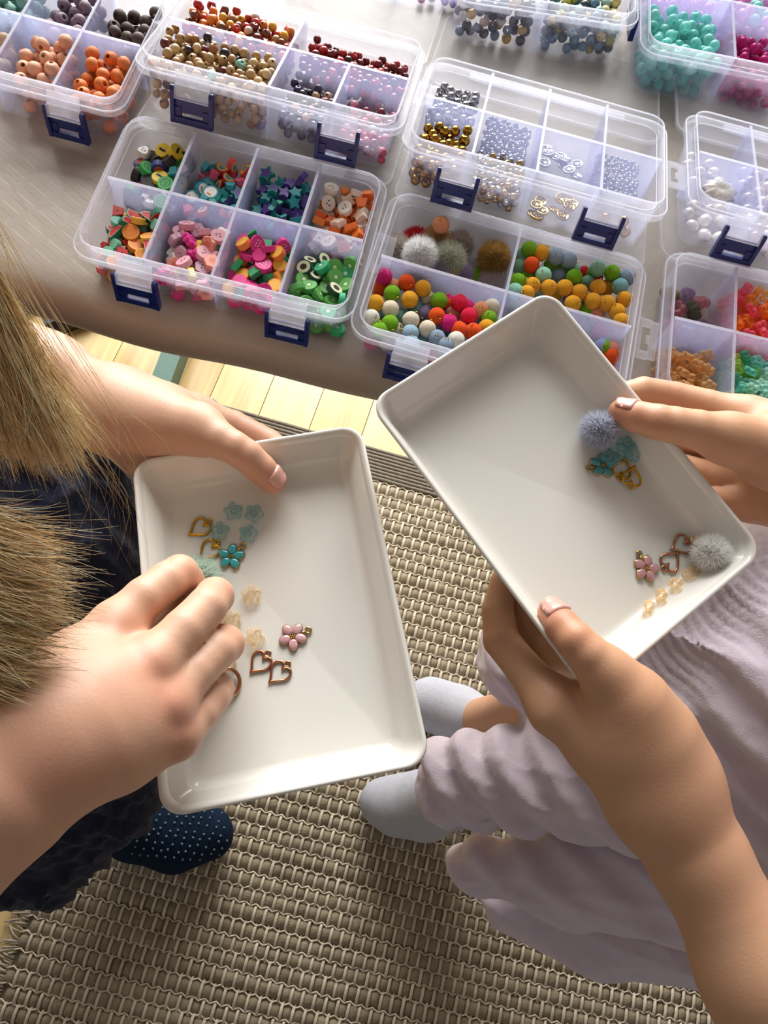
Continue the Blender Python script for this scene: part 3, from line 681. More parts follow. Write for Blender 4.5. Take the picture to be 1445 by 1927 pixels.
# ------------------------------------------------------------------ polymer clay beads
def clay(hx): return mat('clay_' + hx, srgb(hx), 0.55, var=0.03, scale=200)
def slice_mesh(name, outline, th, bands, side, holes=True, decals=()):
    """flat-cut clay bead. outline: list of (x,y); bands: [(scale, material)] from rim to centre; decals: (x, y, rx, ry, mat)"""
    mats = []; mi = {}
    def idx(m):
        if m.name not in mi: mi[m.name] = len(mats); mats.append(m)
        return mi[m.name]
    b = MB(); n = len(outline)
    O = np.array(outline)
    def ring(s, z): return [(x*s, y*s, z) for x, y in O]
    b.loft([ring(0.96, -th/2), ring(1, -th/2*0.8), ring(1, th/2*0.8), ring(0.96, th/2)], idx(side))
    for sgn in (1, -1):
        prev = 0.96
        for k, (s, m) in enumerate(bands):
            nxt = bands[k+1][0] if k + 1 < len(bands) else 0
            r0 = ring(min(s, 0.96), sgn*th/2); r1 = ring(nxt, sgn*th/2) if nxt else None
            if r1: 
                if sgn < 0: r0, r1 = r1, r0
                b.loft([r0, r1], idx(m))
            else: b.add(r0, [tuple(range(n)) if sgn > 0 else tuple(range(n-1, -1, -1))], idx(m))
        for (x, y, rx, ry, m) in decals:
            k = 8; V = [(x + rx*math.cos(2*math.pi*i/k), y + ry*math.sin(2*math.pi*i/k), sgn*(th/2 + 0.00012)) for i in range(k)]
            b.add(V, [tuple(range(k)) if sgn > 0 else tuple(range(k-1, -1, -1))], idx(m))
    return b.mesh(name, mats)
def circ(r, n=20, sx=1, sy=1): return [(r*sx*math.cos(2*math.pi*i/n), r*sy*math.sin(2*math.pi*i/n)) for i in range(n)]
def star(r, q=0.52, p=5): return [((r if i % 2 == 0 else r*q)*math.cos(math.pi*i/p + math.pi/2), (r if i % 2 == 0 else r*q)*math.sin(math.pi*i/p + math.pi/2)) for i in range(2*p)]
def wavy(r, k, a, n=40): return [(r*(1 + a*math.cos(k*2*math.pi*i/n))*math.cos(2*math.pi*i/n), r*(1 + a*math.cos(k*2*math.pi*i/n))*math.sin(2*math.pi*i/n)) for i in range(n)]
def half(r, n=12): return [(r*math.cos(math.pi*i/n), r*math.sin(math.pi*i/n) - r*0.42) for i in range(n+1)]
def wedge(r): return [(-r, -0.75*r), (r, -0.75*r), (0.62*r, 0.8*r), (-0.62*r, 0.8*r)]
def drop(r, n=18): return [(r*0.95*math.cos(a)*(1 - 0.25*math.sin(a)), -r*1.05*math.sin(a)) for a in [2*math.pi*i/n for i in range(n)]]
Q = 0.0047; TH = 0.0042
W_, K_ = clay('f1ece4'), clay('26221f')
face = lambda r: [(-0.32*r, 0.1*r, 0.1*r, 0.13*r, K_), (0.32*r, 0.1*r, 0.1*r, 0.13*r, K_), (0, -0.2*r, 0.16*r, 0.08*r, K_)]
dots = lambda m, r: [(x*r, y*r, 0.09*r, 0.09*r, m) for x, y in ((-.4, .3), (.05, .35), (.45, .2), (-.2, 0), (.25, -.1), (-.4, -.3), (0, -.45))]
def seeds(m, r, k=9, q=0.42): return [(q*r*math.cos(2*math.pi*i/k), q*r*math.sin(2*math.pi*i/k), 0.05*r, 0.05*r, m) for i in range(k)]
def pent(m, r): return [(0, 0, .28*r, .28*r, m)] + [(.78*r*math.cos(2*math.pi*i/5), .78*r*math.sin(2*math.pi*i/5), .2*r, .2*r, m) for i in range(5)]
def soccer():
    b = MB(); r = 0.0049; b.sphere((0, 0, 0), r, 16, 10, 0)
    gold = (1 + 5**0.5)/2
    for a in ((0, 1, gold), (0, -1, gold), (0, 1, -gold), (0, -1, -gold), (1, gold, 0), (-1, gold, 0), (1, -gold, 0), (-1, -gold, 0), (gold, 0, 1), (-gold, 0, 1), (gold, 0, -1), (-gold, 0, -1)):
        n = Vector(a).normalized(); q = n.to_track_quat('Z', 'Y').to_matrix()
        V = [q @ Vector((0.0020*math.cos(2*math.pi*i/5), 0.0020*math.sin(2*math.pi*i/5), r*0.945)) for i in range(5)] + [q @ Vector((0, 0, r*1.03))]
        b.add(V, [(i, (i+1) % 5, 5) for i in range(5)], 1)
    return b.mesh('football_bead', [W_, K_], True)
KINDS = {
 'football': ('black and white football clay bead', soccer),
 'yellowmask': ('yellow disc clay bead with black mark', lambda: slice_mesh('disc_bead', circ(0.0055), 0.0052, [(1, clay('e0c22a'))], clay('e0c22a'), decals=[(-0.0014, 0, .0016, .001, K_), (0.0014, 0, .0016, .001, K_), (0, .0003, .0014, .0006, K_)])),
 'greenface': ('green disc clay bead with black ring', lambda: slice_mesh('disc_bead', circ(0.0056), 0.0052, [(1, clay('2fa34a')), (0.62, K_), (0.52, clay('2fa34a'))], clay('2fa34a'), decals=face(0.004))),
 'bluedisc': ('dark blue disc clay bead', lambda: slice_mesh('disc_bead', circ(0.0054), 0.005, [(1, clay('27357c')), (0.6, clay('c0562f'))], clay('27357c'))),
 'blackdisc': ('black disc clay bead', lambda: slice_mesh('disc_bead', circ(0.0056), 0.005, [(1, K_)], K_)),
 'tealblock': ('teal block clay bead', lambda: slice_mesh('block_bead', wedge(0.0036), 0.004, [(1, clay('3b9aa5'))], clay('3b9aa5'))),
 'panda': ('black and white face clay bead', lambda: slice_mesh('face_bead', wavy(0.0046, 3, .12), 0.004, [(1, K_), (0.8, W_)], W_, decals=face(0.0045))),
 'rainbow': ('rainbow striped clay bead', lambda: slice_mesh('rainbow_bead', half(0.0053), 0.0042, [(1, clay('d8453f')), (0.85, clay('e99432')), (0.7, clay('ecd045')), (0.55, clay('4fa667')), (0.4, clay('4a7fc0'))], clay('d8453f'))),
 'cloud': ('blue clay bead with white cloud', lambda: slice_mesh('cloud_bead', circ(0.0056), 0.0045, [(1, clay('2f8d9e')), (0.75, W_)], clay('2f8d9e'), decals=[(0, .0022, .002, .0009, clay('c98a4a'))])),
 'purplestar': ('purple star clay bead with teal rim', lambda: slice_mesh('star_bead', star(0.0062), TH, [(1, clay('199080')), (0.8, clay('4d3686'))], clay('199080'))),
 'plainstar': ('plain purple star clay bead', lambda: slice_mesh('star_bead', star(0.0058), TH, [(1, clay('4d3686'))], clay('4d3686'))),
 'bluestar': ('teal star clay bead', lambda: slice_mesh('star_bead', star(0.0056), TH, [(1, clay('1d8a90'))], clay('1d8a90'))),
 'pinkblock': ('pink block clay bead', lambda: slice_mesh('block_bead', wedge(0.0036), 0.0042, [(1, clay('e0587a'))], clay('d8567c'))),
 'candycorn': ('orange and yellow candy-corn clay bead', lambda: slice_mesh('corn_bead', wedge(0.0046), 0.0046, [(1, clay('dfae35')), (0.78, clay('ea6a22'))], clay('ea6a22'))),
 'candycorn2': ('orange block clay bead', lambda: slice_mesh('corn_bead', wedge(0.0043), 0.0046, [(1, clay('ea6a22'))], clay('e77a2a'))),
 'creamface': ('cream face clay bead', lambda: slice_mesh('face_bead', circ(0.0054, sy=.9), 0.0044, [(1, clay('efdfd0'))], clay('efdfd0'), decals=face(0.005))),
 'creamstar': ('cream star clay bead', lambda: slice_mesh('star_bead', star(0.0060, 0.62), 0.0044, [(1, clay('e9cdb8'))], clay('ecd6c6'))),
 'creamblock': ('white block clay bead', lambda: slice_mesh('block_bead', wedge(0.0042), 0.0044, [(1, clay('efe4d8'))], clay('efe4d8'), decals=[(0, 0, .0006, .0006, K_)])),
 'orangeslice': ('round orange-slice clay bead', lambda: slice_mesh('orange_bead', circ(0.0056), TH, [(1, clay('e7a63a')), (0.86, clay('e4822f'))], clay('e3a43c'), decals=seeds(clay('f0b060'), 0.005))),
 'pineapple': ('yellow pineapple clay bead', lambda: slice_mesh('pineapple_bead', circ(0.0046, sy=1.25), 0.004, [(1, clay('e3b53b')), (0.8, clay('df8c2d'))], clay('e3b53b'))),
 'melon': ('watermelon wedge clay bead', lambda: slice_mesh('watermelon_bead', half(0.0066), TH, [(1, clay('1f7a52')), (0.86, clay('e8ded0')), (0.8, clay('c6322f'))], clay('23795a'), decals=[(-.002, .001, .0003, .0005, K_), (.0018, .0008, .0003, .0005, K_), (0, .0022, .0003, .0005, K_)])),
 'redblock': ('red melon chunk clay bead', lambda: slice_mesh('melon_bead', wedge(0.0042), 0.0042, [(1, clay('c23a33'))], clay('c23a33'), decals=[(0, 0, .0006, .0006, K_)])),
 'mintleaf': ('mint green clay bead', lambda: slice_mesh('mint_bead', circ(0.0038), 0.004, [(1, clay('7cc4a8'))], clay('7cc4a8'))),
 'pinkpig': ('pale pink face clay bead', lambda: slice_mesh('face_bead', wavy(0.0052, 2, .06), TH, [(1, clay('e2a3b0'))], clay('e2a3b0'), decals=face(0.005))),
 'pinkdisc': ('dusty pink clay bead', lambda: slice_mesh('disc_bead', wedge(0.0043), 0.0044, [(1, clay('dd9dac'))], clay('dd9dac'), decals=[(0, 0, .0006, .0006, K_)])),
 'magenta': ('magenta spiky clay bead', lambda: slice_mesh('spiky_bead', wavy(0.0054, 9, .16), TH, [(1, clay('dd3390'))], clay('dd3390'), decals=face(0.0045))),
 'yellowbunny': ('yellow bunny clay bead', lambda: slice_mesh('bunny_bead', wavy(0.0048, 3, .22), TH, [(1, clay('e8d25a'))], clay('e8d25a'), decals=face(0.0045))),
 'shellc': ('coral shell clay bead', lambda: slice_mesh('shell_bead', wavy(0.0052, 7, .08), TH, [(1, clay('ec9a86')), (0.45, clay('e07a66'))], clay('ec9a86'))),
 'whiterabbit': ('white clay bead', lambda: slice_mesh('white_bead', wavy(0.0048, 4, .16), TH, [(1, W_)], W_)),
 'lilacface': ('lilac face clay bead', lambda: slice_mesh('face_bead', wavy(0.0052, 6, .07), TH, [(1, clay('cfa3b4'))], clay('cfa3b4'), decals=face(0.0048))),
 'strawberry': ('pink dotted strawberry clay bead', lambda: slice_mesh('strawberry_bead', drop(0.0054), TH, [(1, clay('d82f86'))], clay('d82f86'), decals=dots(W_, 0.0048))),
 'leafgreen': ('green leaf block clay bead', lambda: slice_mesh('leaf_bead', wedge(0.0042), TH, [(1, clay('27955a'))], clay('27955a'))),
 'orangedisc': ('bright orange fruit clay bead', lambda: slice_mesh('orange_bead', circ(0.005), 0.0046, [(1, clay('f08a35')), (0.8, clay('f0b33c'))], clay('ee8436'))),
 'hotpink': ('hot pink clay bead', lambda: slice_mesh('block_bead', circ(0.0048, 12), 0.0044, [(1, clay('dd2c84'))], clay('dd2c84'))),
 'kiwi': ('kiwi slice clay bead', lambda: slice_mesh('kiwi_bead', circ(0.0056), 0.0042, [(1, clay('4d9a45')), (0.9, clay('6ab556')), (0.22, clay('e4efd2'))], clay('4c9845'), decals=seeds(clay('4d9a45'), 0.0056, 12, 0.36))),
 'kiwiteal': ('bright green kiwi clay bead', lambda: slice_mesh('kiwi_bead', circ(0.0056), 0.0042, [(1, clay('2fae74')), (0.9, clay('48c486')), (0.22, clay('e4efd2'))], clay('2fae74'), decals=seeds(K_, 0.0056, 12, 0.42))),
 'avocado': ('avocado slice clay bead with dark pit', lambda: slice_mesh('avocado_bead', circ(0.0058, 20, .85, 1), 0.0042, [(1, clay('20402b')), (0.84, clay('e2e6bd')), (0.42, clay('3b241a'))], clay('20402b'))),
}
def fill_clay(B, c, r, mix, hfill, seed, where, slope=(0, 0)):
    cell = cellof(B, c, r); rs = random.Random(seed); e = 0.0025
    pts = pile(B, cell[0]+e, cell[1]-e, cell[2]+e, cell[3]-e, [0.0040, 0.0037], hfill, seed, slope=slope, rough=0.005)
    ws = [m[0] for m in mix]
    for p in pts:
        k = rs.choices([m[1] for m in mix], ws)[0]
        lab, fn = KINDS[k]; me = cached(('clay', k), fn)
        M = Matrix.Rotation(rs.uniform(0, 6.28), 4, 'Z') @ Matrix.Rotation(rs.gauss(0, 0.75), 4, 'X') @ Matrix.Rotation(rs.uniform(0, 6.28), 4, 'Z')
        put(B, p[:3], me, me.name.split('.')[0], '%s in the %s' % (lab, where), 'bead', '%ss in the %s' % (lab, where), rs, M)
CB = 'compartment of the clay box'
fill_clay(box_clay, 0, 1, [(5, 'football'), (2, 'yellowmask'), (2, 'greenface'), (2, 'bluedisc'), (4, 'blackdisc'), (2, 'panda'), (1, 'tealblock')], 0.023, 601, 'rear left ' + CB, (0.25, 0.1))
fill_clay(box_clay, 1, 1, [(4, 'rainbow'), (4, 'cloud'), (2, 'purplestar'), (3, 'tealblock'), (2, 'pinkblock'), (2, 'bluestar')], 0.025, 602, 'second rear ' + CB, (0.1, 0.1))
fill_clay(box_clay, 2, 1, [(4, 'purplestar'), (5, 'plainstar'), (4, 'bluestar')], 0.026, 603, 'third rear ' + CB, (0.1, 0.1))
fill_clay(box_clay, 3, 1, [(5, 'candycorn'), (4, 'candycorn2'), (3, 'creamface'), (3, 'creamstar'), (3, 'creamblock')], 0.027, 604, 'rear right ' + CB, (0.1, 0.1))
fill_clay(box_clay, 0, 0, [(4, 'orangeslice'), (2, 'pineapple'), (5, 'melon'), (3, 'redblock'), (2, 'mintleaf')], 0.025, 605, 'front left ' + CB, (0.1, 0.1))
fill_clay(box_clay, 1, 0, [(5, 'pinkpig'), (4, 'pinkdisc'), (3, 'magenta'), (1, 'yellowbunny'), (2, 'shellc'), (1, 'whiterabbit'), (2, 'lilacface'), (1, 'mintleaf')], 0.026, 606, 'second front ' + CB, (0, 0.1))
fill_clay(box_clay, 2, 0, [(5, 'strawberry'), (4, 'leafgreen'), (5, 'orangedisc'), (4, 'hotpink')], 0.027, 607, 'third front ' + CB, (0, 0.15))
fill_clay(box_clay, 3, 0, [(10, 'kiwi'), (1, 'kiwiteal'), (3, 'avocado')], 0.025, 608, 'front right ' + CB, (0, 0.1))

# ------------------------------------------------------------------ pompoms
def fbm3(P, s, seed, oct=3):
    g = np.random.default_rng(seed); out = np.zeros(len(P)); a = 1
    for o in range(oct):
        for k in range(4):
            d = g.normal(size=3); d /= np.linalg.norm(d); out += a*np.sin(P @ d * s * (1 + 0.3*k) + g.uniform(0, 6.28))
        s *= 2.1; a *= 0.55
    return out/4
def felt_mesh(hx, r):
    b = MB(); b.sphere((0, 0, 0), r, 24, 16); V = np.array(b.v)
    V *= (1 + 0.025*fbm3(V, 500, int(hx, 16) % 999))[:, None]
    V[0] *= 0.86; V[1:25] *= 0.965            # small dimple where the pin leaves
    me = mesh('pompom', V, b.f, True, [mat('felt_' + hx, srgb(hx), 0.95, spec=0.1, var=0.08, scale=700, bump=0.9, bscale=2600, sheen=0.08)])
    return me
def pin_mesh():
    b = MB(); b.tube([(0.0011*math.cos(t), 0, 0.0011*math.sin(t)) for t in np.linspace(0, 2*math.pi, 12, endpoint=False)], 0.0003, 5, closed=True)
    return b.mesh('eye_pin', [mat('pin_gold', srgb('c9a35a'), 0.2, 1.0)], True)
PIN = pin_mesh()
def fur_mat(name, c):
    if name in MATS: return MATS[name]
    m = mat(name, c, 0.9, spec=0.1, var=0.08, scale=900, sheen=0.2); nt = m.node_tree; N = nt.nodes; b = N['Principled BSDF']
    tl = N.new('ShaderNodeBsdfTranslucent'); mx = N.new('ShaderNodeMixShader'); mx.inputs[0].default_value = 0.5
    nt.links.new(b.inputs['Base Color'].links[0].from_socket, tl.inputs['Color'])
    nt.links.new(b.outputs[0], mx.inputs[1]); nt.links.new(tl.outputs[0], mx.inputs[2]); nt.links.new(mx.outputs[0], N['Material Output'].inputs['Surface'])
    return m
def fur_mesh(hx, r, n=2600, seed=1, L=0.42):
    g = np.random.default_rng(seed); core = MB(); core.sphere((0, 0, 0), r*0.62, 16, 10, 0)
    d = g.normal(size=(n, 3)); d /= np.linalg.norm(d, axis=1)[:, None]
    lean = g.normal(0, 0.28, (n, 3)) + 0.25*np.array([0.3, 0.2, -0.2])
    a = d*r*0.55; mid = d*r*(0.8) + lean*r*0.12; tip = d*r*(0.86 + 0.2*g.random(n))[:, None] + lean*r*0.34
    side = np.cross(d, g.normal(size=(n, 3))); side /= np.linalg.norm(side, axis=1)[:, None]
    w = r*0.013
    V = np.stack([a - side*w, a + side*w, mid + side*w*0.8, mid - side*w*0.8, tip], 1).reshape(-1, 3)
    Fs = []; o = len(core.v)
    for i in range(n):
        k = o + i*5; Fs += [(k, k+1, k+2, k+3), (k+3, k+2, k+4)]
    m = fur_mat('fur_' + hx, srgb(hx))
    return mesh('fur_pompom', np.vstack([np.array(core.v), V]), list(core.f) + Fs, True, [m])
POMC = {'magenta': 'e0257f', 'orange': 'f4581c', 'yellow': 'efab2d', 'lime green': '78b41f', 'cream': 'ecdfc8', 'white': 'f1eee2', 'peach': 'f2a278', 'light blue': '9fc0d6', 'slate green': '6f9a94',
        'lavender grey': '8d85a8', 'hot pink': 'f0244f', 'salmon': 'd98a78', 'blue-grey': '93a9bf', 'mint': '8fc8a8', 'pale mint': '9fdcc0', 'red': 'd41a2c', 'sky blue': '86c3c8', 'periwinkle': '9aa6da', 'rust': 'b83a24'}
def pom(B, pos, color, r, where, rs, pin=True, name='felt_pompom'):
    me = cached(('felt', color, round(r, 4)), lambda: felt_mesh(POMC[color], r))
    M = Matrix.Rotation(rs.uniform(0, 6.28), 4, 'Z') @ Matrix.Rotation(rs.uniform(0.3, 1.5), 4, 'X')
    o = put(B, pos, me, name, '%s felt pompom in the %s' % (color, where), 'pompom', '%s felt pompoms in the %s' % (color, where), rs, M)
    if pin:
        c = bpy.data.objects.new('eye_pin', PIN); COL.objects.link(c); c.parent = o; c.location = (0, 0, r*0.98)
    return o
rs = random.Random(77); RP = 0.0057
def pom_list(L, sx, ox, oy, where, wlow, whigh, v0, v1, u0, u1):
    for zx, zy, col, lo in L:
        p = box_local(box_pom, ox + zx/sx, oy + zy/sx, wlow if lo else whigh)
        p[0] = min(max(p[0], u0 + RP), u1 - RP); p[1] = min(max(p[1], v0 + RP), v1 - RP)
        pom(box_pom, p, col, RP, where, rs)
FL = [(303, 808, 'magenta', 0), (400, 865, 'peach', 1), (512, 862, 'orange', 0), (253, 925, 'orange', 1), (375, 978, 'lime green', 0), (652, 930, 'yellow', 0), (532, 1030, 'yellow', 0), (225, 1062, 'yellow', 0), (360, 1115, 'cream', 0),
      (185, 1197, 'white', 0), (355, 1248, 'lime green', 0), (258, 1312, 'lime green', 0), (450, 1195, 'slate green', 1), (590, 1110, 'slate green', 1), (545, 1215, 'cream', 0), (690, 1020, 'cream', 1), (675, 1155, 'lavender grey', 1),
      (800, 1040, 'lime green', 0), (780, 1180, 'orange', 0), (870, 1070, 'orange', 1), (985, 1060, 'hot pink', 0), (1070, 1180, 'hot pink', 0), (890, 1240, 'magenta', 0), (1180, 1125, 'peach', 0), (925, 1165, 'salmon', 1),
      (540, 1335, 'light blue', 0), (545, 1440, 'light blue', 0), (695, 1295, 'cream', 0), (650, 1410, 'slate green', 1), (780, 1380, 'blue-grey', 0), (850, 1450, 'blue-grey', 0), (980, 1305, 'orange', 0), (955, 1395, 'white', 0),
      (1365, 1080, 'cream', 0), (1260, 1195, 'yellow', 1), (1110, 1320, 'orange', 0), (410, 1310, 'cream', 1), (1150, 1240, 'light blue', 1), (1090, 960, 'magenta', 1), (900, 950, 'magenta', 1), (1250, 1290, 'yellow', 0), (1340, 1230, 'lime green', 0), (450, 1440, 'light blue', 1)]
pom_list(FL, 4.817, 660, 350, 'front left compartment of the pompom box', 0.0175, 0.0255, -h, 0, -BW/2, 0)
BR = [(265, 300, 'lime green', 0), (365, 350, 'yellow', 0), (510, 310, 'blue-grey', 0), (625, 345, 'blue-grey', 0), (205, 365, 'mint', 1), (180, 475, 'mint', 1), (280, 460, 'orange', 0), (460, 450, 'lime green', 1), (550, 430, 'lime green', 1),
      (660, 440, 'mint', 1), (383, 550, 'pale mint', 0), (515, 560, 'blue-grey', 1), (160, 605, 'lime green', 0), (255, 570, 'lime green', 1), (285, 640, 'yellow', 0), (430, 660, 'yellow', 0), (235, 710, 'yellow', 0), (130, 690, 'pale mint', 0),
      (655, 570, 'lime green', 0), (740, 530, 'red', 1), (840, 545, 'red', 1), (870, 435, 'mint', 0), (985, 530, 'lime green', 0), (1130, 545, 'blue-grey', 0), (1055, 650, 'sky blue', 0), (570, 660, 'yellow', 0), (700, 700, 'yellow', 0),
      (770, 620, 'mint', 1), (860, 660, 'yellow', 0), (940, 660, 'yellow', 1), (815, 775, 'yellow', 0), (940, 795, 'yellow', 0), (1100, 765, 'yellow', 0), (1030, 870, 'yellow', 0), (1070, 955, 'yellow', 0), (640, 800, 'yellow', 0), (755, 850, 'lime green', 1), (850, 885, 'peach', 1), (770, 440, 'lime green', 1)]
pom_list(BR, 4.661, 940, 400, 'rear right compartment of the pompom box', 0.016, 0.0245, 0, h, 0, BW/2)
FR = [(930, 985, 'periwinkle', 0), (1055, 1020, 'salmon', 0), (905, 1165, 'lime green', 0), (980, 1260, 'orange', 0), (1095, 1370, 'magenta', 1), (820, 1050, 'slate green', 1), (760, 960, 'mint', 1), (1000, 1130, 'sky blue', 1), (1080, 1250, 'peach', 1),
      (600, 960, 'yellow', 0), (450, 900, 'orange', 0), (320, 880, 'lime green', 1), (500, 1080, 'peach', 1), (650, 1120, 'cream', 0)]
pom_list(FR, 4.661, 940, 400, 'front right compartment of the pompom box', 0.011, 0.017, -h, 0, 0, BW/2)
# lower layers seen through the front wall
for k in range(16):
    c = list(POMC)[(k*5) % 19]; u = -BW/2 + 0.011 + k*0.0099
    pom(box_pom, (u, -h + 0.0115 + 0.001*(k % 3), 0.0075 + 0.002*(k % 2)), c, RP, 'bottom row along the front wall of the pompom box', rs)
for k in range(12):
    c = list(POMC)[(k*7+3) % 19]
    pom(box_pom, (-BW/2 + 0.013 + (k % 6)*0.012, -h + 0.024 + (k//6)*0.013, 0.0075), c, RP, 'bottom layer of the front left pompom compartment', rs)
    pom(box_pom, (0.013 + (k % 6)*0.012, 0.014 + (k//6)*0.02, 0.0075), c, RP, 'bottom layer of the rear right pompom compartment', rs)
FUR = {'ivory': 'e6ddd2', 'cherry red': 'd02a36', 'camel': 'd6ae74', 'taupe': 'cbb9ac', 'pure white': 'f4f4f2', 'sage grey': 'cfd2be', 'chestnut brown': 'b8924e', 'lavender': 'c9b9d6', 'pale blush': 'efe4e2', 'mint green': 'd6e8dd', 'powder blue': 'ccd0de', 'snow white': 'fffdf8'}
def fur_pom(matrix, color, r, label, seed, group=None):
    me = cached(('fur', color, r), lambda: fur_mesh(FUR[color], r, 4600, seed))
    o = bpy.data.objects.new('fur_pompom', me); COL.objects.link(o); o.matrix_world = matrix
    tag(o, label, 'pompom', group or 'fluffy fur pompoms')
    c = bpy.data.objects.new('eye_pin', PIN); COL.objects.link(c); c.parent = o
    c.matrix_local = Matrix.Translation((0, 0, r*0.98)) @ Matrix.Scale(1.5, 4); tag(c, 'gold eye pin')
    return o
BL = [(395, 565, 'ivory', .0105, .012), (590, 510, 'cherry red', .0105, .013), (770, 500, 'camel', .0105, .017), (985, 505, 'taupe', .0105, .014), (622, 618, 'pure white', .0115, .030), (890, 655, 'sage grey', .0115, .023),
      (1305, 660, 'chestnut brown', .0118, .020), (780, 760, 'lavender', .0100, .017), (1010, 800, 'lavender', .0085, .010), (1270, 860, 'pale blush', .0090, .0105)]
for zx, zy, col, r, w in BL:
    r = round(r*1.1, 5)
    p = box_local(box_pom, 660 + zx/4.817, 350 + zy/4.817, w)
    p[0] = min(max(p[0], -BW/2 + r*0.95), -r*0.9); p[1] = min(max(p[1], r*0.85), h - r*0.9)
    lab = {'lavender': 'lavender fur pompom half hidden behind the divider' if r > .0101 else 'smaller lavender fur pompom beside the green felt ball'}.get(col, '%s fluffy fur pompom in the rear left compartment' % col)
    fur_pom(box_pom.M @ Matrix.Translation(p) @ rand_rot(rs), col, r, lab, hash(col) % 50 + 3 if False else int(r*1e5) + len(col))
for zx, zy, col, w in ((818, 350, 'peach', .033), (1130, 808, 'lime green', .0075), (450, 665, 'peach', .008)):
    p = box_local(box_pom, 660 + zx/4.817, 350 + zy/4.817, w)
    o = pom(box_pom, p, col, RP*1.03, 'fur pompom compartment', rs)
    o['label'] = {'peach': 'peach felt ball resting on the camel fur pompom' if w > .02 else 'peach felt ball low behind the divider', 'lime green': 'lime felt ball alone among the fur pompoms'}[col]; del o['group']

# felt pompoms that share a colour and a compartment are told apart by their order from the left
ORD = ['leftmost', 'second from left', 'third from left', 'fourth from left', 'fifth from left', 'sixth from left', 'seventh from left', 'eighth from left', 'ninth from left', 'tenth from left', 'eleventh from left', 'twelfth from left', 'thirteenth from left', 'fourteenth from left', 'fifteenth from left']
_same = {}
for o in COL.objects:
    if o.name.startswith('felt_pompom') and o.get('group'): _same.setdefault(o['label'], []).append(o)
for lab, L in _same.items():
    if 1 < len(L) <= len(ORD):
        L.sort(key=lambda o: proj(np.array(o.matrix_world.translation))[0])
        for k, o in enumerate(L):
            w = ORD[k] if k < len(L) - 1 else 'rightmost'
            o['label'] = lab.replace(' in the ', ', %s in the ' % w, 1) if len((lab + w).split()) < 17 else lab
# ------------------------------------------------------------------ trays
TRAY_W = mat('white_melamine', srgb('e0ded7'), 0.25, var=0.01, scale=8, coat=0.3)
class Tray: pass
def build_tray(corners, label):
    """corners: rim corners a,b (along the first edge), c, d ; builds a shallow tray hanging below the rim plane"""
    C = [np.array(c) + (0, 0, T) for c in corners]
    ctr = sum(C)/4; u = (C[1]-C[0]) + (C[2]-C[3]); u /= np.linalg.norm(u)
    v = (C[0]-C[3]) + (C[1]-C[2]); v -= u*np.dot(u, v); v /= np.linalg.norm(v); n = np.cross(u, v)
    t = Tray(); t.ctr, t.u, t.v, t.n = ctr, u, v, n
    W = (np.linalg.norm(C[1]-C[0]) + np.linalg.norm(C[2]-C[3]))/2; D = (np.linalg.norm(C[3]-C[0]) + np.linalg.norm(C[2]-C[1]))/2
    t.W, t.D = W, D; t.depth = 0.0235; t.fl = -0.0215
    M = Matrix(((u[0], v[0], n[0], ctr[0]), (u[1], v[1], n[1], ctr[1]), (u[2], v[2], n[2], ctr[2]), (0, 0, 0, 1))); t.M = M
    b = MB(); r = 0.0115; s = 9
    prof = [(-0.019, -0.0235), (-0.0155, -0.0233), (-0.0125, -0.0215), (-0.0045, -0.004), (-0.0022, -0.0026), (-0.0006, -0.0022), (0.0, -0.0012), (-0.0004, -0.0002), (-0.0013, 0.0), (-0.0024, -0.0005), (-0.0035, -0.0025),
            (-0.0112, -0.0185), (-0.0135, -0.0208), (-0.0165, -0.0215)]
    rings = [rrect(W + 2*o, D + 2*o, max(r + o*0.55, 0.003), z, s) for o, z in prof]
    b.loft(rings, 0, True, False)
    k = len(rings[0]); last = len(b.v) - k
    b.f.append(tuple(last + j for j in range(k))); b.m.append(0)
    me = b.mesh('tray', [TRAY_W], True)
    o = link('serving_tray', me); o.matrix_world = M; tag(o, label, 'tray', 'white sorting trays')
    t.o = o; return t
tray_l = build_tray([[-0.1366, 0.1398, 0.0604], [-0.026, 0.1972, 0.0709], [0.0554, 0.0346, 0.0786], [-0.0551, -0.0227, 0.0681]], 'white tray held over the rug by the person in navy')
tray_r = build_tray([[-0.0236, 0.1942, 0.1038], [0.0516, 0.2957, 0.1065], [0.1947, 0.1843, 0.0909], [0.1196, 0.0829, 0.0882]], 'white tray held over the table edge by the person in lilac')
def tp(t, px, py, hgt):
    """world point on the plane parallel to a tray's rim, hgt metres above the rim"""
    return on_plane(px, py, t.ctr + t.n*hgt, t.n)
def tray_matrix(t, px, py, hgt, toward=None, tilt=(0, 0)):
    """frame lying on the tray; its local +Y points towards pixel `toward`"""
    p = tp(t, px, py, hgt)
    if toward is not None:
        y = tp(t, toward[0], toward[1], hgt) - p
    else: y = t.v
    y = y - t.n*np.dot(y, t.n); y /= np.linalg.norm(y); x = np.cross(y, t.n); n = t.n
    M = Matrix(((x[0], y[0], n[0], p[0]), (x[1], y[1], n[1], p[1]), (x[2], y[2], n[2], p[2]), (0, 0, 0, 1)))
    return M @ Matrix.Rotation(tilt[0], 4, 'X') @ Matrix.Rotation(tilt[1], 4, 'Y')

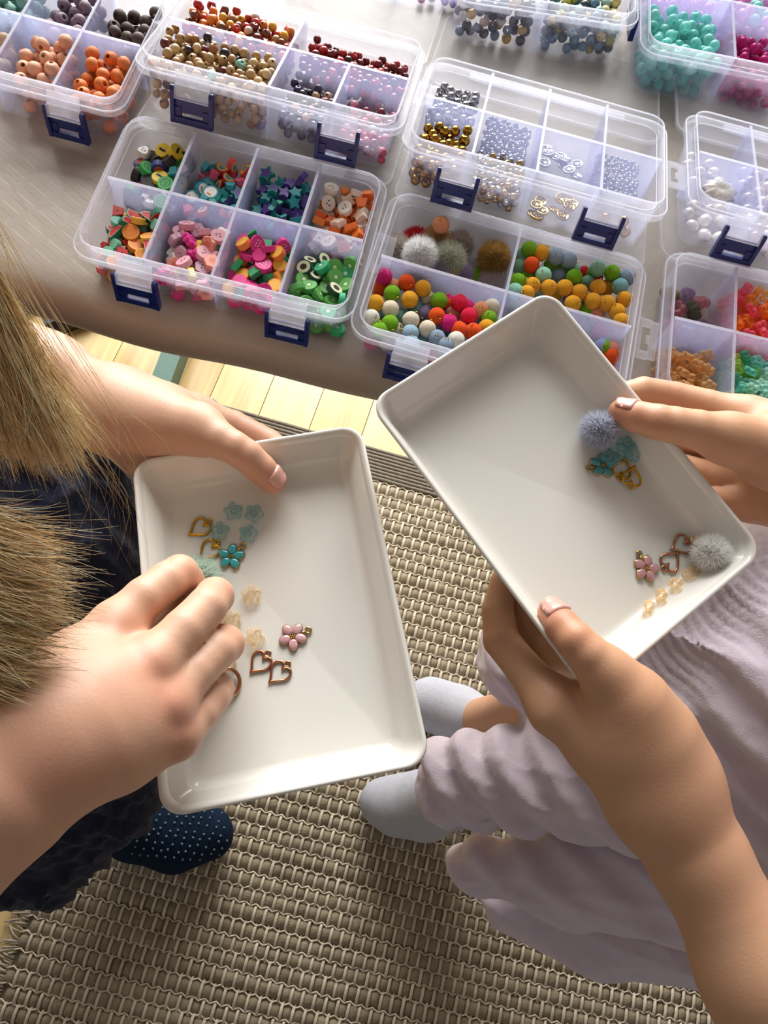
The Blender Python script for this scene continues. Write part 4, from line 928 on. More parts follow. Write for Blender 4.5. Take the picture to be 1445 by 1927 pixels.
# ------------------------------------------------------------------ charms on the trays
def heart_pts(s, n=36):
    out = []
    for i in range(n):
        a = 2*math.pi*i/n
        x = 16*math.sin(a)**3; y = 13*math.cos(a) - 5*math.cos(2*a) - 2*math.cos(3*a) - math.cos(4*a)
        out.append((s*x/17*0.92, s*(y + 2)/17*1.14, 0))
    return out
def build_heart(M, hx, word, label):
    root = empty('heart_charm'); root.matrix_world = M; tag(root, label, 'charm', '%s heart charms' % word)
    m = mat('charm_' + hx, srgb(hx), 0.22, 1.0, var=0.03)
    def mk():
        b = MB(); b.tube(heart_pts(0.0061), 0.00070, 8, closed=True); return b.mesh('outline', [m], True)
    link('outline', cached(('heart', hx), mk), root)
    def mk2():
        b = MB(); b.tube([(0.0013*math.cos(t), 0.0068 + 0.0014*math.sin(t), 0) for t in np.linspace(0, 2*math.pi, 14, endpoint=False)], 0.00055, 6, closed=True)
        b.tube([(0, 0.0040, 0), (0, 0.0056, 0)], 0.0006, 6); return b.mesh('ring', [m], True)
    link('ring', cached(('heart_ring', hx), mk2), root)
    return root
def enamel_mat(hx):
    nm = 'enamel_' + hx
    if nm in MATS: return MATS[nm]
    m = mat(nm, srgb(hx), 0.12, var=0.22, scale=420, coat=0.8); return m
def build_enamel(M, hx, gold, word, label):
    root = empty('flower_charm'); root.matrix_world = M @ Matrix.Scale(1.14, 4); tag(root, label, 'charm', 'enamel flower charms')
    g = mat('charm_' + gold, srgb(gold), 0.22, 1.0, var=0.03); R = 0.0062
    b = MB()
    for k in range(5):
        a = math.radians(36 + 72*k); c = (0.0038*math.sin(a), 0.0038*math.cos(a), 0)
        Mr = Matrix.Rotation(-a, 3, 'Z')
        b.sphere(c, (0.00235, 0.0030, 0.0007), 14, 6, 0, Mr)
    b.sphere((0, 0, 0), (0.0022, 0.0022, 0.0007), 12, 6)
    link('setting', b.mesh('setting', [g], True), root)
    for k in range(5):
        a = math.radians(36 + 72*k); c = (0.0037*math.sin(a), 0.0037*math.cos(a), 0.0006)
        b = MB(); b.sphere(c, (0.00205, 0.0027, 0.0009), 14, 8, 0, Matrix.Rotation(-a, 3, 'Z'))
        link('petal', b.mesh('petal', [enamel_mat(hx)], True), root)
    b = MB(); b.sphere((0, 0, 0.0012), 0.0005, 8, 6)
    for k in range(5): b.sphere((0.0009*math.sin(k*1.2566), 0.0009*math.cos(k*1.2566), 0.0011), 0.00045, 8, 6)
    link('centre', b.mesh('centre', [g], True), root)
    b = MB(); b.tube([(0.0013*math.cos(t), 0.0075 + 0.0013*math.sin(t), 0) for t in np.linspace(0, 2*math.pi, 14, endpoint=False)], 0.0005, 6, closed=True); b.tube([(0, 0.0032, 0), (0, 0.0064, 0)], 0.0006, 6)
    link('ring', b.mesh('ring', [g], True), root)
    return root
def build_crystal_flower(t, px, py, hgt, hx, word, label, rot=0, tilt=(0, 0), R=0.0056):
    M = tray_matrix(t, px, py, hgt, None, (0, 0)) @ Matrix.Rotation(rot, 4, 'Z') @ Matrix.Rotation(tilt[0], 4, 'X') @ Matrix.Rotation(tilt[1], 4, 'Y')
    me = cached(('tflower', hx, R), lambda: flower_mesh('flower_bead', R, clear_mat('trayflower_' + hx, srgb(hx), 0.07, 0.55, 0.05, tint=tuple(0.86+0.14*v for v in srgb(hx)), transl=0.3), th=R*0.42))
    o = link('flower_bead', me); o.matrix_world = M; tag(o, label, 'bead', '%s flower beads on the trays' % word); return o
FLH = tray_l.fl
GOLDC, ROSE = 'd3a12f', 'c98a66'
build_heart(tray_matrix(tray_l, 373, 995, FLH + 0.0008, (392, 983)), GOLDC, 'yellow gold', 'yellow gold open heart charm nearer the top of the left tray')
build_heart(tray_matrix(tray_l, 391, 1037, FLH + 0.0008, (409, 1021)), GOLDC, 'yellow gold', 'yellow gold open heart charm beside the teal enamel flower')
build_enamel(tray_matrix(tray_l, 435, 1048, FLH + 0.001, (456, 1027)), '2f9fa6', 'bf9a52', 'teal', 'teal enamel flower charm on the left tray')
for px, py, lab, rt in ((439, 962, 'leftmost of the top pair on the left tray', 0.3), (478, 966, 'rightmost of the top pair on the left tray', 0.9), (413, 999, 'next to the gold hearts on the left tray', 0.1), (467, 1004, 'above the teal enamel flower', 1.2)):
    build_crystal_flower(tray_l, px, py, FLH + 0.002, '8fd0d6', 'pale aqua', 'pale aqua flower bead, ' + lab, rt, (0.15, -0.1))
for px, py, lab, rt in ((473, 1119, 'below the teal enamel flower', 0.2), (435, 1166, 'half hidden by the fingers', 0.5), (479, 1199, 'above the rose gold hearts', 0.9), (428, 1243, 'mostly hidden under the hand', 0.4)):
    build_crystal_flower(tray_l, px, py, FLH + 0.0024, 'ffe0a8', 'champagne', 'champagne flower bead on the left tray, ' + lab, rt, (0.25, 0.1))
build_enamel(tray_matrix(tray_l, 551, 1198, FLH + 0.001, (580, 1186)), 'd0a0a4', 'c9a15c', 'pink', 'pink enamel flower charm on the left tray')
build_heart(tray_matrix(tray_l, 487, 1249, FLH + 0.0008, (505, 1229)), ROSE, 'rose gold', 'rose gold open heart charm nearer the hand on the left tray')
build_heart(tray_matrix(tray_l, 523, 1268, FLH + 0.0008, (541, 1250)), ROSE, 'rose gold', 'rose gold open heart charm below its pair on the left tray')
b = MB(); b.tube([(0.0058*math.cos(t), 0.0068*math.sin(t), 0) for t in np.linspace(0, 2*math.pi, 28, endpoint=False)], 0.0010, 8, closed=True)
o = link('finger_ring', b.mesh('finger_ring', [mat('charm_' + ROSE, srgb(ROSE), 0.2, 1.0)], True)); o.matrix_world = tray_matrix(tray_l, 430, 1284, FLH + 0.004, None, (0.2, 0.4)); tag(o, 'rose gold ring peeking out beside the little finger', 'ring')
fur_pom(tray_matrix(tray_l, 374, 1086, FLH + 0.0130) @ Matrix.Rotation(2.2, 4, 'X'), 'mint green', 0.0118, 'mint green fur pompom pinched between fingers on left tray', 41)
# right tray
FRH = tray_r.fl
fur_pom(tray_matrix(tray_r, 1128, 808, FRH + 0.0112) @ Matrix.Rotation(1.9, 4, 'Y'), 'powder blue', 0.0114, 'powder blue fur pompom under the thumb on right tray', 42)
fur_pom(tray_matrix(tray_r, 1337, 1040, FRH + 0.011) @ Matrix.Rotation(-2.0, 4, 'X'), 'snow white', 0.0110, 'snow white fur pompom in the corner of right tray', 43)
for k, (px, py, rt, hh, lab) in enumerate(((1160, 848, 0.2, .003, 'closest to the blue pompom'), (1190, 853, 0.8, .0035, 'against the tray wall'), (1176, 838, 0.5, .006, 'on top of its pile'), (1150, 860, 1.1, .0045, 'over the enamel flower'))):
    build_crystal_flower(tray_r, px, py, FRH + hh, '8fd0d6', 'pale aqua', 'pale aqua flower bead on the right tray, ' + lab, rt, (0.3*(k % 2), 0.3*(k-1.5)))
build_enamel(tray_matrix(tray_r, 1134, 876, FRH + 0.001, (1106, 881)), '3f8f98', 'bf9a52', 'teal', 'teal enamel flower charm on the right tray')
build_heart(tray_matrix(tray_r, 1173, 880, FRH + 0.0008, (1167, 897)), GOLDC, 'yellow gold', 'yellow gold open heart charm partly beneath its twin')
build_heart(tray_matrix(tray_r, 1190, 895, FRH + 0.0022, (1185, 918)), GOLDC, 'yellow gold', 'yellow gold open heart charm lying on top of its twin')
build_enamel(tray_matrix(tray_r, 1216, 1070, FRH + 0.001, (1204, 1045)), 'c08f94', 'c9a15c', 'pink', 'pink enamel flower charm on the right tray')
build_heart(tray_matrix(tray_r, 1280, 1026, FRH + 0.0008, (1298, 1018)), ROSE, 'rose gold', 'rose gold open heart charm nearest the white pompom')
build_heart(tray_matrix(tray_r, 1264, 1054, FRH + 0.0008, (1250, 1069)), ROSE, 'rose gold', 'rose gold open heart charm beside the pink enamel flower')
for k, (px, py, lab) in enumerate(((1220, 1147, 'lowest of the row of four'), (1246, 1125, 'second lowest of the row of four'), (1275, 1104, 'second highest of the row of four'), (1302, 1083, 'topmost of the row of four'))):
    build_crystal_flower(tray_r, px, py, FRH + 0.0042, 'ffdda0', 'champagne', 'champagne flower bead on right tray, ' + lab, 0.3*k, (0.9 - 0.3*k, 0.5))
# ------------------------------------------------------------------ smooth body surfaces
def sdf_mesh(name, prims, vox, mats=None, smooth_it=5, post=None):
    """prims: list of groups; each group = dict(segs=[(a, b, ra, rb)], k=inner blend, join=blend with the base group, base=bool, sub=bool)
       the base groups melt together; other groups melt with the base but only touch one another"""
    allp = np.array([p for g in prims for s in g['segs'] for p in (s[0], s[1])]); rmax = max(max(s[2], s[3]) for g in prims for s in g['segs'])
    lo = allp.min(0) - rmax - 4*vox; hi = allp.max(0) + rmax + 4*vox
    n = np.ceil((hi - lo)/vox).astype(int) + 1
    ax = [lo[i] + vox*np.arange(n[i]) for i in range(3)]
    BIG = 0.08
    def field(g):
        Fd = np.full(n, BIG, np.float32); k = g.get('k', 0.004); pad = BIG*0.35 + k
        for (a, b, ra, rb) in g['segs']:
            a = np.asarray(a, float); b = np.asarray(b, float); rm = max(ra, rb) + 0.022
            i0 = np.maximum(((np.minimum(a, b) - rm - lo)/vox).astype(int), 0); i1 = np.minimum(((np.maximum(a, b) + rm - lo)/vox).astype(int) + 2, n)
            sl = tuple(slice(i0[i], i1[i]) for i in range(3))
            X, Y, Z = np.meshgrid(*[ax[i][sl[i]].astype(np.float32) for i in range(3)], indexing='ij')
            ab = b - a; L2 = max(float(ab @ ab), 1e-12)
            t = np.clip(((X-a[0])*ab[0] + (Y-a[1])*ab[1] + (Z-a[2])*ab[2])/L2, 0, 1)
            d = np.sqrt((X-a[0]-t*ab[0])**2 + (Y-a[1]-t*ab[1])**2 + (Z-a[2]-t*ab[2])**2) - (ra + (rb-ra)*t)
            cur = Fd[sl]; hh = np.maximum(k - np.abs(cur - d), 0)/k
            Fd[sl] = np.minimum(cur, d) - hh*hh*k*0.25
        return Fd
    base = None
    for g in prims:
        if g.get('base'):
            f_ = field(g); 
            if base is None: base = f_
            else:
                k = g.get('join', 0.01); hh = np.maximum(k - np.abs(base - f_), 0)/k; base = np.minimum(base, f_) - hh*hh*k*0.25
    out = base.copy()
    for g in prims:
        if g.get('base') or g.get('sub'): continue
        f_ = field(g); k = g.get('join', 0.008); hh = np.maximum(k - np.abs(base - f_), 0)/k
        out = np.minimum(out, np.minimum(base, f_) - hh*hh*k*0.25)
    for g in prims:
        if g.get('sub'):
            f_ = -field(g); k = g.get('join', 0.004); hh = np.maximum(k - np.abs(out - f_), 0)/k
            out = np.maximum(out, f_) + hh*hh*k*0.25
    V, Fs = surface_nets(out, lo, vox)
    V = relax(V, Fs, smooth_it)
    if post is not None: V = post(V, Fs)
    me = bpy.data.meshes.new(name)
    me.vertices.add(len(V)); me.vertices.foreach_set('co', V.astype(np.float32).ravel())
    me.loops.add(len(Fs)*4); me.polygons.add(len(Fs))
    me.polygons.foreach_set('loop_start', np.arange(len(Fs))*4)
    me.loops.foreach_set('vertex_index', Fs.ravel()); me.polygons.foreach_set('use_smooth', np.ones(len(Fs), bool))
    me.update(calc_edges=True)
    if mats:
        for m in mats: me.materials.append(m)
    return me
def surface_nets(S, lo, vox):
    ins = S < 0; nx, ny, nz = S.shape
    cnt = np.zeros((nx-1, ny-1, nz-1), np.int16); acc = np.zeros((nx-1, ny-1, nz-1, 3), np.float32)
    corners = [(i, j, k) for i in (0, 1) for j in (0, 1) for k in (0, 1)]
    def sub(A, c): return A[c[0]:nx-1+c[0], c[1]:ny-1+c[1], c[2]:nz-1+c[2]]
    for a in corners:
        for axi in range(3):
            if a[axi]: continue
            b = list(a); b[axi] = 1
            sa, sb = sub(S, a), sub(S, b); cr = (sa < 0) != (sb < 0)
            if not cr.any(): continue
            idx = np.nonzero(cr); t = sa[idx]/(sa[idx] - sb[idx])
            p = np.zeros((len(t), 3), np.float32); p[:] = a; p[:, axi] = t
            acc[idx] += p; cnt[idx] += 1
    act = cnt > 0; ids = np.full(cnt.shape, -1, np.int64); ii = np.nonzero(act); ids[ii] = np.arange(len(ii[0]))
    V = (acc[ii]/cnt[ii][:, None] + np.stack(ii, 1))*vox + lo
    quads = []
    for axi in range(3):
        o1, o2 = [(1, 2), (2, 0), (0, 1)][axi]
        sl0 = [slice(1, -1)]*3; sl0[axi] = slice(0, -1); sl1 = [slice(1, -1)]*3; sl1[axi] = slice(1, None)
        A, B = ins[tuple(sl0)], ins[tuple(sl1)]
        for flip, m in ((False, A & ~B), (True, ~A & B)):
            q = np.nonzero(m)
            if not len(q[0]): continue
            base = [q[0].copy(), q[1].copy(), q[2].copy()]
            for k in range(3):
                if k != axi: base[k] = base[k] + 1
            def g(d1, d2):
                c = [base[0].copy(), base[1].copy(), base[2].copy()]; c[o1] = c[o1] + d1; c[o2] = c[o2] + d2; return ids[c[0], c[1], c[2]]
            f4 = [g(-1, -1), g(0, -1), g(0, 0), g(-1, 0)]
            if flip: f4 = f4[::-1]
            quads.append(np.stack(f4, 1))
    return V.astype(np.float64), np.concatenate(quads)
def relax(V, Fs, it, lam=0.5):
    E = np.concatenate([Fs[:, [0, 1]], Fs[:, [1, 2]], Fs[:, [2, 3]], Fs[:, [3, 0]]])
    for k in range(it):
        for s in (lam, -lam*1.02):
            acc = np.zeros_like(V); c = np.zeros(len(V))
            np.add.at(acc, E[:, 0], V[E[:, 1]]); np.add.at(acc, E[:, 1], V[E[:, 0]]); np.add.at(c, E[:, 0], 1); np.add.at(c, E[:, 1], 1)
            V = V + s*(acc/c[:, None] - V)
    return V
def vnormals(V, Fs):
    n = np.cross(V[Fs[:, 2]] - V[Fs[:, 0]], V[Fs[:, 3]] - V[Fs[:, 1]]); out = np.zeros_like(V)
    for k in range(4): np.add.at(out, Fs[:, k], n)
    return out/(np.linalg.norm(out, axis=1)[:, None] + 1e-12)
def chain(pts):
    """[(point, radius)...] -> segments"""
    return [(pts[i][0], pts[i+1][0], pts[i][1], pts[i+1][1]) for i in range(len(pts)-1)]
def skin_mat(name, c, red):
    m = bpy.data.materials.new(name); m.use_nodes = True; nt = m.node_tree; N = nt.nodes; b = N['Principled BSDF']
    b.inputs['Roughness'].default_value = 0.48; b.inputs['Specular IOR Level'].default_value = 0.4
    b.inputs['Subsurface Weight'].default_value = 0.12; b.inputs['Subsurface Radius'].default_value = (0.006, 0.0022, 0.0012); b.inputs['Subsurface Scale'].default_value = 1.0
    at = N.new('ShaderNodeAttribute'); at.attribute_name = 'flush'
    tc = N.new('ShaderNodeTexCoord'); no = N.new('ShaderNodeTexNoise'); no.inputs['Scale'].default_value = 45; no.inputs['Detail'].default_value = 4
    nt.links.new(tc.outputs['Object'], no.inputs['Vector'])
    m1 = N.new('ShaderNodeMix'); m1.data_type = 'RGBA'; m1.inputs['A'].default_value = (*c, 1); m1.inputs['B'].default_value = (*red, 1)
    ad = N.new('ShaderNodeMath'); ad.operation = 'MULTIPLY_ADD'; ad.inputs[1].default_value = 0.55; ad.use_clamp = True
    sb = N.new('ShaderNodeMath'); sb.operation = 'SUBTRACT'; sb.inputs[1].default_value = 0.28
    nt.links.new(no.outputs['Fac'], ad.inputs[0]); nt.links.new(at.outputs['Fac'], sb.inputs[0]); nt.links.new(sb.outputs[0], ad.inputs[2])
    nt.links.new(ad.outputs[0], m1.inputs['Factor']); nt.links.new(m1.outputs['Result'], b.inputs['Base Color'])
    fi = N.new('ShaderNodeTexNoise'); fi.inputs['Scale'].default_value = 900; fi.inputs['Detail'].default_value = 3
    vo = N.new('ShaderNodeTexVoronoi'); vo.inputs['Scale'].default_value = 700
    nt.links.new(tc.outputs['Object'], fi.inputs['Vector']); nt.links.new(tc.outputs['Object'], vo.inputs['Vector'])
    a2 = N.new('ShaderNodeMath'); a2.operation = 'ADD'; nt.links.new(fi.outputs['Fac'], a2.inputs[0]); nt.links.new(vo.outputs['Distance'], a2.inputs[1])
    bp = N.new('ShaderNodeBump'); bp.inputs['Strength'].default_value = 0.07; bp.inputs['Distance'].default_value = 0.0006
    nt.links.new(a2.outputs[0], bp.inputs['Height']); nt.links.new(bp.outputs[0], b.inputs['Normal'])
    MATS[name] = m; return m
def flush(me, spots):
    V = np.empty(len(me.vertices)*3, np.float32); me.vertices.foreach_get('co', V); V = V.reshape(-1, 3)
    f_ = np.zeros(len(V), np.float32)
    for p, r, s in spots: f_ += s*np.exp(-((V - np.asarray(p))**2).sum(1)/(r*r))
    a = me.attributes.new('flush', 'FLOAT', 'POINT'); a.data.foreach_set('value', np.clip(f_, 0, 1))
def join_meshes(name, ms, mats):
    b = bmesh.new()
    for m in ms: b.from_mesh(m)
    me = bpy.data.meshes.new(name); b.to_mesh(me); b.free()
    for m in mats: me.materials.append(m)
    me.polygons.foreach_set('use_smooth', np.ones(len(me.polygons), bool))
    return me
SKIN_L = skin_mat('skin_fair', srgb('cda288'), srgb('bf7259'))
SKIN_R = skin_mat('skin_warm', srgb('c89a7a'), srgb('bb7459'))
NAIL = mat('fingernail', srgb('d9a294'), 0.3, var=0.02, coat=0.4)
def nail(parent, tip, base, up, r, w=0.0052, l=0.0055, label='thumbnail'):
    """curved nail plate on the back of a finger tip"""
    d = np.asarray(tip) - np.asarray(base); d /= np.linalg.norm(d); up = np.asarray(up, float); up = up - d*np.dot(up, d); up /= np.linalg.norm(up); s = np.cross(d, up)
    V = []; nu, nv = 9, 9; tipp = np.asarray(tip)
    for lay in (0, 1):
        for j in range(nv):
            fv = j/(nv-1); 
            for i in range(nu):
                fu = i/(nu-1)*2 - 1
                x = l*(fv*1.55 - 1.02); wid = w*(1 - 0.5*max(0, fv-0.72)/0.28*abs(fu)**3) * (0.86 + 0.14*math.sin(math.pi*min(1, fv+0.15)))
                end = 0.0016*(fu*fu) if fv > 0.6 else -0.0018*(fu*fu)*(1-fv) 
                ang = fu*1.05*w/r
                rs_ = r + 0.17*max(0, -x) if x < 0 else math.sqrt(max(r*r - (0.72*x)**2, 0)); rr = rs_ + (0.0008 if lay == 0 else -0.0010) - (0.0007 if j == 0 else 0)
                V.append(tipp + d*(x - end*(fv > 0.6)) + up*rr*math.cos(ang) + s*rr*math.sin(ang)*0.98)
    Fq = []
    for j in range(nv-1):
        for i in range(nu-1):
            a = j*nu+i; Fq.append((a, a+1, a+nu+1, a+nu)); o = nu*nv; Fq.append((o+a, o+a+nu, o+a+nu+1, o+a+1))
    edge = [i for i in range(nu)] + [j*nu+nu-1 for j in range(1, nv)] + [(nv-1)*nu+i for i in range(nu-2, -1, -1)] + [j*nu for j in range(nv-2, 0, -1)]
    for k in range(len(edge)):
        a, b_ = edge[k], edge[(k+1) % len(edge)]; Fq.append((b_, a, a+nu*nv, b_+nu*nv))
    o = link('fingernail', mesh('fingernail', V, Fq, True, [NAIL]), None); attach(o, parent); tag(o, label); return o
# ------------------------------------------------------------------ people
def attach(o, root):
    o.parent = root; o.matrix_parent_inverse = Matrix.Translation(-Vector(root.location)); return o
def world_part(name, me, root, label=None, kind=None):
    o = bpy.data.objects.new(name, me); COL.objects.link(o); attach(o, root); tag(o, label, kind=kind); return o
def hand_points(t, spec): return [(tp(t, a[0], a[1], a[2]), a[3]) for a in spec]
VOX = 0.00125

# ---- person in navy, left: left hand (holds the tray by its far edge)
t_ = tray_l
def Hp(L): return chain(hand_points(t_, L))
lt_wrist = (218, 772, -.012, .0198)
lt_fore = [(-420, 470, -.02, .034), (-40, 645, -.008, .0255), (90, 705, -.008, .0222), lt_wrist]
lt_palm = Hp(lt_fore) + Hp([lt_wrist, (300, 792, -.018, .0205), (368, 786, -.022, .0122)]) + Hp([lt_wrist, (300, 812, -.030, .018), (345, 812, -.036, .012)]) + \
    Hp([lt_wrist, (285, 830, -.040, .015), (322, 836, -.042, .0118)]) + Hp([lt_wrist, (270, 840, -.040, .014), (298, 850, -.042, .011)])
lt_thumb0 = Hp([(225, 785, -.004, .0185), (300, 798, -.002, .0180), (372, 808, .004, .0132)])
lt_thumb = Hp([(372, 808, .004, .0132), (412, 828, .008, .0100), (440, 842, .008, .0089), (463, 857, .005, .0088), (490, 882, -.002, .0083), (514, 905, -.0095, .0074)])
lt_index = Hp([(368, 786, -.022, .0122), (440, 800, -.031, .0086), (505, 832, -.0345, .0079), (560, 870, -.0335, .007)])
lt_mid = Hp([(345, 812, -.036, .012), (430, 850, -.036, .0086), (500, 885, -.0335, .0079), (545, 905, -.033, .007)])
lt_ring = Hp([(322, 836, -.042, .0118), (410, 890, -.037, .0082), (480, 930, -.0325, .0073)])
lt_pink = Hp([(298, 850, -.042, .011), (370, 920, -.036, .0072), (430, 960, -.0315, .0062)])
me1 = sdf_mesh('h1', [dict(segs=lt_palm, k=.012, base=True), dict(segs=lt_thumb0, k=.01, base=True, join=.014), dict(segs=lt_thumb, k=.0010, join=.008)] + [dict(segs=f_, k=.0010, join=.007) for f_ in (lt_index, lt_mid, lt_ring, lt_pink)], VOX)
# ---- right hand (pinches the mint pompom)
lb_w = (112, 1386, .056, .0245)
lb_fore = [(-330, 1720, .05, .038), (-150, 1585, .058, .0325), (0, 1478, .060, .0275), lb_w]
lb_mcp = dict(i=(217, 1180, .040, .0108), m=(285, 1252, .0455, .0112), r=(312, 1330, .042, .0106), p=(332, 1386, .034, .0090))
lb_palm = Hp(lb_fore)
for q, off in (('i', (140, 1290, .046, .0205)), ('m', (185, 1330, .050, .0215)), ('r', (215, 1375, .047, .0205)), ('p', (214, 1400, .040, .0140))):
    lb_palm += Hp([lb_w, off, lb_mcp[q]])
lb_palm += Hp([(120, 1340, .028, .020), (250, 1250, .028, .014)]) + Hp([(190, 1385, .028, .015), (280, 1345, .026, .010)])
lb_f = [Hp([lb_mcp['i'], (272, 1126, .0365, .0096), (314, 1094, .0305, .0092), (338, 1079, .0245, .0089), (354, 1090, .010, .0076), (368, 1108, -.006, .0068)]),
        Hp([lb_mcp['m'], (347, 1186, .0405, .0098), (388, 1143, .034, .0092), (404, 1122, .025, .0090), (408, 1124, .008, .0082), (396, 1128, -.007, .007)]),
        Hp([lb_mcp['r'], (366, 1264, .0345, .0094), (406, 1224, .0275, .0094), (422, 1212, .019, .0092), (420, 1208, .002, .0078), (398, 1192, -.009, .0068)]),
        Hp([lb_mcp['p'], (374, 1342, .0275, .0086), (396, 1312, .0215, .0086), (406, 1297, .014, .0084), (404, 1282, -.004, .0066), (384, 1266, -.013, .0058)])]
lb_thumb = Hp([(150, 1300, .026, .018), (240, 1200, .012, .0125), (300, 1140, .002, .0098), (340, 1112, -.006, .0082)])
lb_kn = [dict(segs=Hp([(a[0]-4, a[1]-2, a[2]+.0028, a[3]*0.66), (a[0]+5, a[1]-4, a[2]+.0024, a[3]*0.64)]), k=.006, base=True, join=.008) for a in lb_mcp.values()]
lb_tend = [dict(segs=Hp([(150+14*j, 1345+16*j, .0655 - .0015*abs(j-1), .0035), (a[0], a[1], a[2]+.008, .0032)]), k=.003, base=True, join=.006) for j, a in enumerate(lb_mcp.values())]
me2 = sdf_mesh('h2', [dict(segs=lb_palm, k=.012, base=True)] + lb_kn + lb_tend + [dict(segs=lb_thumb, k=.0012, join=.010)] + [dict(segs=f_, k=.0010, join=.0045) for f_ in lb_f], VOX)
flush_l = [(tp(t_, a[0], a[1], a[2]+.008), .010, .42) for a in lb_mcp.values()] + [(tp(t_, *p), .007, .35) for p in ((350, 1075, .03), (412, 1112, .03), (432, 1212, .024), (418, 1290, .014))] + \
    [(tp(t_, 508, 902, -.004), .011, .6), (tp(t_, 455, 850, .01), .008, .3), (tp(t_, 80, 1460, .085), .02, .35), (tp(t_, 480, 800, -.026), .014, .35), (tp(t_, 250, 1330, .06), .02, .25)]

def body_core(name, hip, chest, neck, sh1, el1, sh2, el2, knees, feet, head, look):
    segs = chain([(hip, .085), (chest, .095), ((np.array(chest)+np.array(neck))/2, .07), (neck, .034)])
    segs += chain([(chest, .07), (sh1, .045), (el1, .036)]) + chain([(chest, .07), (sh2, .045), (el2, .036)])
    for k_, f_ in zip(knees, feet): segs += chain([(hip, .05), (k_, .024), (f_, .02)])
    hd = np.array(head); up = np.array([0, 0, 1.0])
    segs += chain([(neck, .034), (hd + (0, 0, -.05), .05), (hd, .075), (hd + (0, 0, .045), .07)])
    fx = np.array([look, 0, -.25]); fx /= np.linalg.norm(fx)
    face = chain([(hd + fx*.070 + (0, 0, .015), .008), (hd + fx*.088 + (0, 0, -.012), .011)]) + [(hd + (0, s*.076, -.005), hd + (0, s*.082, .018), .010, .012) for s in (-1, 1)] + \
        [(hd + fx*.062 + (0, -.018, -.045), hd + fx*.062 + (0, .018, -.045), .010, .010)]
    return sdf_mesh(name, [dict(segs=segs, k=.03, base=True), dict(segs=face, k=.004, join=.012)], .006, smooth_it=2)
def head_parts(root, head, look, hairm):
    hd = np.array(head); fx = np.array([look, 0, -.25]); fx /= np.linalg.norm(fx)
    b_ = MB()
    for s in (-1, 1): b_.sphere(hd + fx*.068 + (0, s*.030, .012), .010, 12, 8)
    o = link('eyes', b_.mesh('eyes', [mat('eye_white', srgb('e8e4e0'), .2)], True)); attach(o, root)
    b_ = MB()
    for s in (-1, 1): b_.sphere(hd + fx*.0755 + (0, s*.030, .0105), .0050, 10, 6)
    o = link('irises', b_.mesh('irises', [mat('iris_blue', srgb('4a6a84'), .2)], True)); attach(o, root)
    cap = sdf_mesh('hair_cap', [dict(segs=[(hd - fx*.020 + (0, 0, .02), hd - fx*.018 + (0, 0, .05), .090, .082), (hd - fx*.06, hd - fx*.065 + (0, 0, -.12), .055, .05)], k=.02, base=True),
        dict(segs=[(hd + fx*.085 + (0, 0, -.05), hd + fx*.105 + (0, 0, .02), .060, .050)], k=.01, sub=True, join=.01)], .006, [hairm], 2)
    world_part('hair_cap', cap, root, 'hair covering the head')
root_l = empty('person', (-0.42, 0.03, 0)); tag(root_l, 'person in a navy dress with long blonde hair, pinching a mint pompom', 'person')
E1 = tp(t_, -420, 470, -.02); E2 = tp(t_, -330, 1720, .05)
KL = [(-.24, .10, .44), (-.26, -.06, .42)]
core = body_core('c1', (-.46, .03, .44), (-.47, .04, .80), (-.45, .05, .96), (-.47, .20, .90), E1, (-.46, -.13, .88), E2, KL, [at_z(215, 1545, .085), at_z(150, 1400, .05)], (-.40, .07, 1.09), 1)
me = join_meshes('body', [me1, me2, core], [SKIN_L]); flush(me, flush_l)
world_part('body', me, root_l)
nail(root_l, tp(t_, 514, 905, -.0095), tp(t_, 480, 872, 0), t_.n + 0.25*t_.u, .0074, .0052, .0060, 'pale thumbnail')

# navy dress
def cloth_post(amp, freq, seed, dirv, fine=0.0):
    def f(V, Fs):
        n = vnormals(V, Fs); g = np.random.default_rng(seed); d = np.zeros(len(V))
        for k in range(5):
            dv = np.array(dirv) + g.normal(0, .25, 3); dv /= np.linalg.norm(dv)
            w = np.sin(V @ dv * freq*(0.6 + 0.35*k) + g.uniform(0, 6.28) + 1.6*np.sin(V @ g.normal(0, 1, 3) * freq*0.22))
            d += (1 - np.abs(w))**1.6 * (1/(1+0.4*k))
        d = d/d.max()
        V = V + n*((d - .5)*amp)[:, None]
        if fine: V = V + n*(fine*fbm3(V, 420, seed+1, 2))[:, None]
        return V
    return f
NAVYC = mat('navy_crinkle_cotton', srgb('141c33'), 0.85, spec=0.25, var=0.25, scale=90, bump=0.9, bscale=520, sheen=0.12)
A_ = lambda px, py, z: at_z(px, py, z)
dress = [(A_(40, 1010, .56), np.array((-.47, .04, .82)), .115, .105), (A_(40, 1010, .56), A_(168, 1045, .50), .105, .054), (A_(40, 1010, .56), A_(110, 1230, .50), .10, .085),
         (A_(110, 1230, .50), A_(195, 1470, .36), .085, .056), (A_(195, 1470, .36), A_(85, 1620, .28), .056, .048), (A_(110, 1230, .50), A_(20, 1560, .36), .09, .07),
         (A_(165, 945, .50), A_(120, 960, .52), .026, .055), (np.array((-.47, .04, .84)), np.array((-.47, .19, .89)), .095, .058), (np.array((-.47, .04, .84)), np.array((-.46, -.12, .87)), .095, .058)]
me = sdf_mesh('dress', [dict(segs=dress, k=.03, base=True)], .0038, [NAVYC], 2, cloth_post(.016, 95, 5, (0.3, 1, 0.2), .0009))
world_part('dress', me, root_l, 'dark navy crinkled cotton dress')
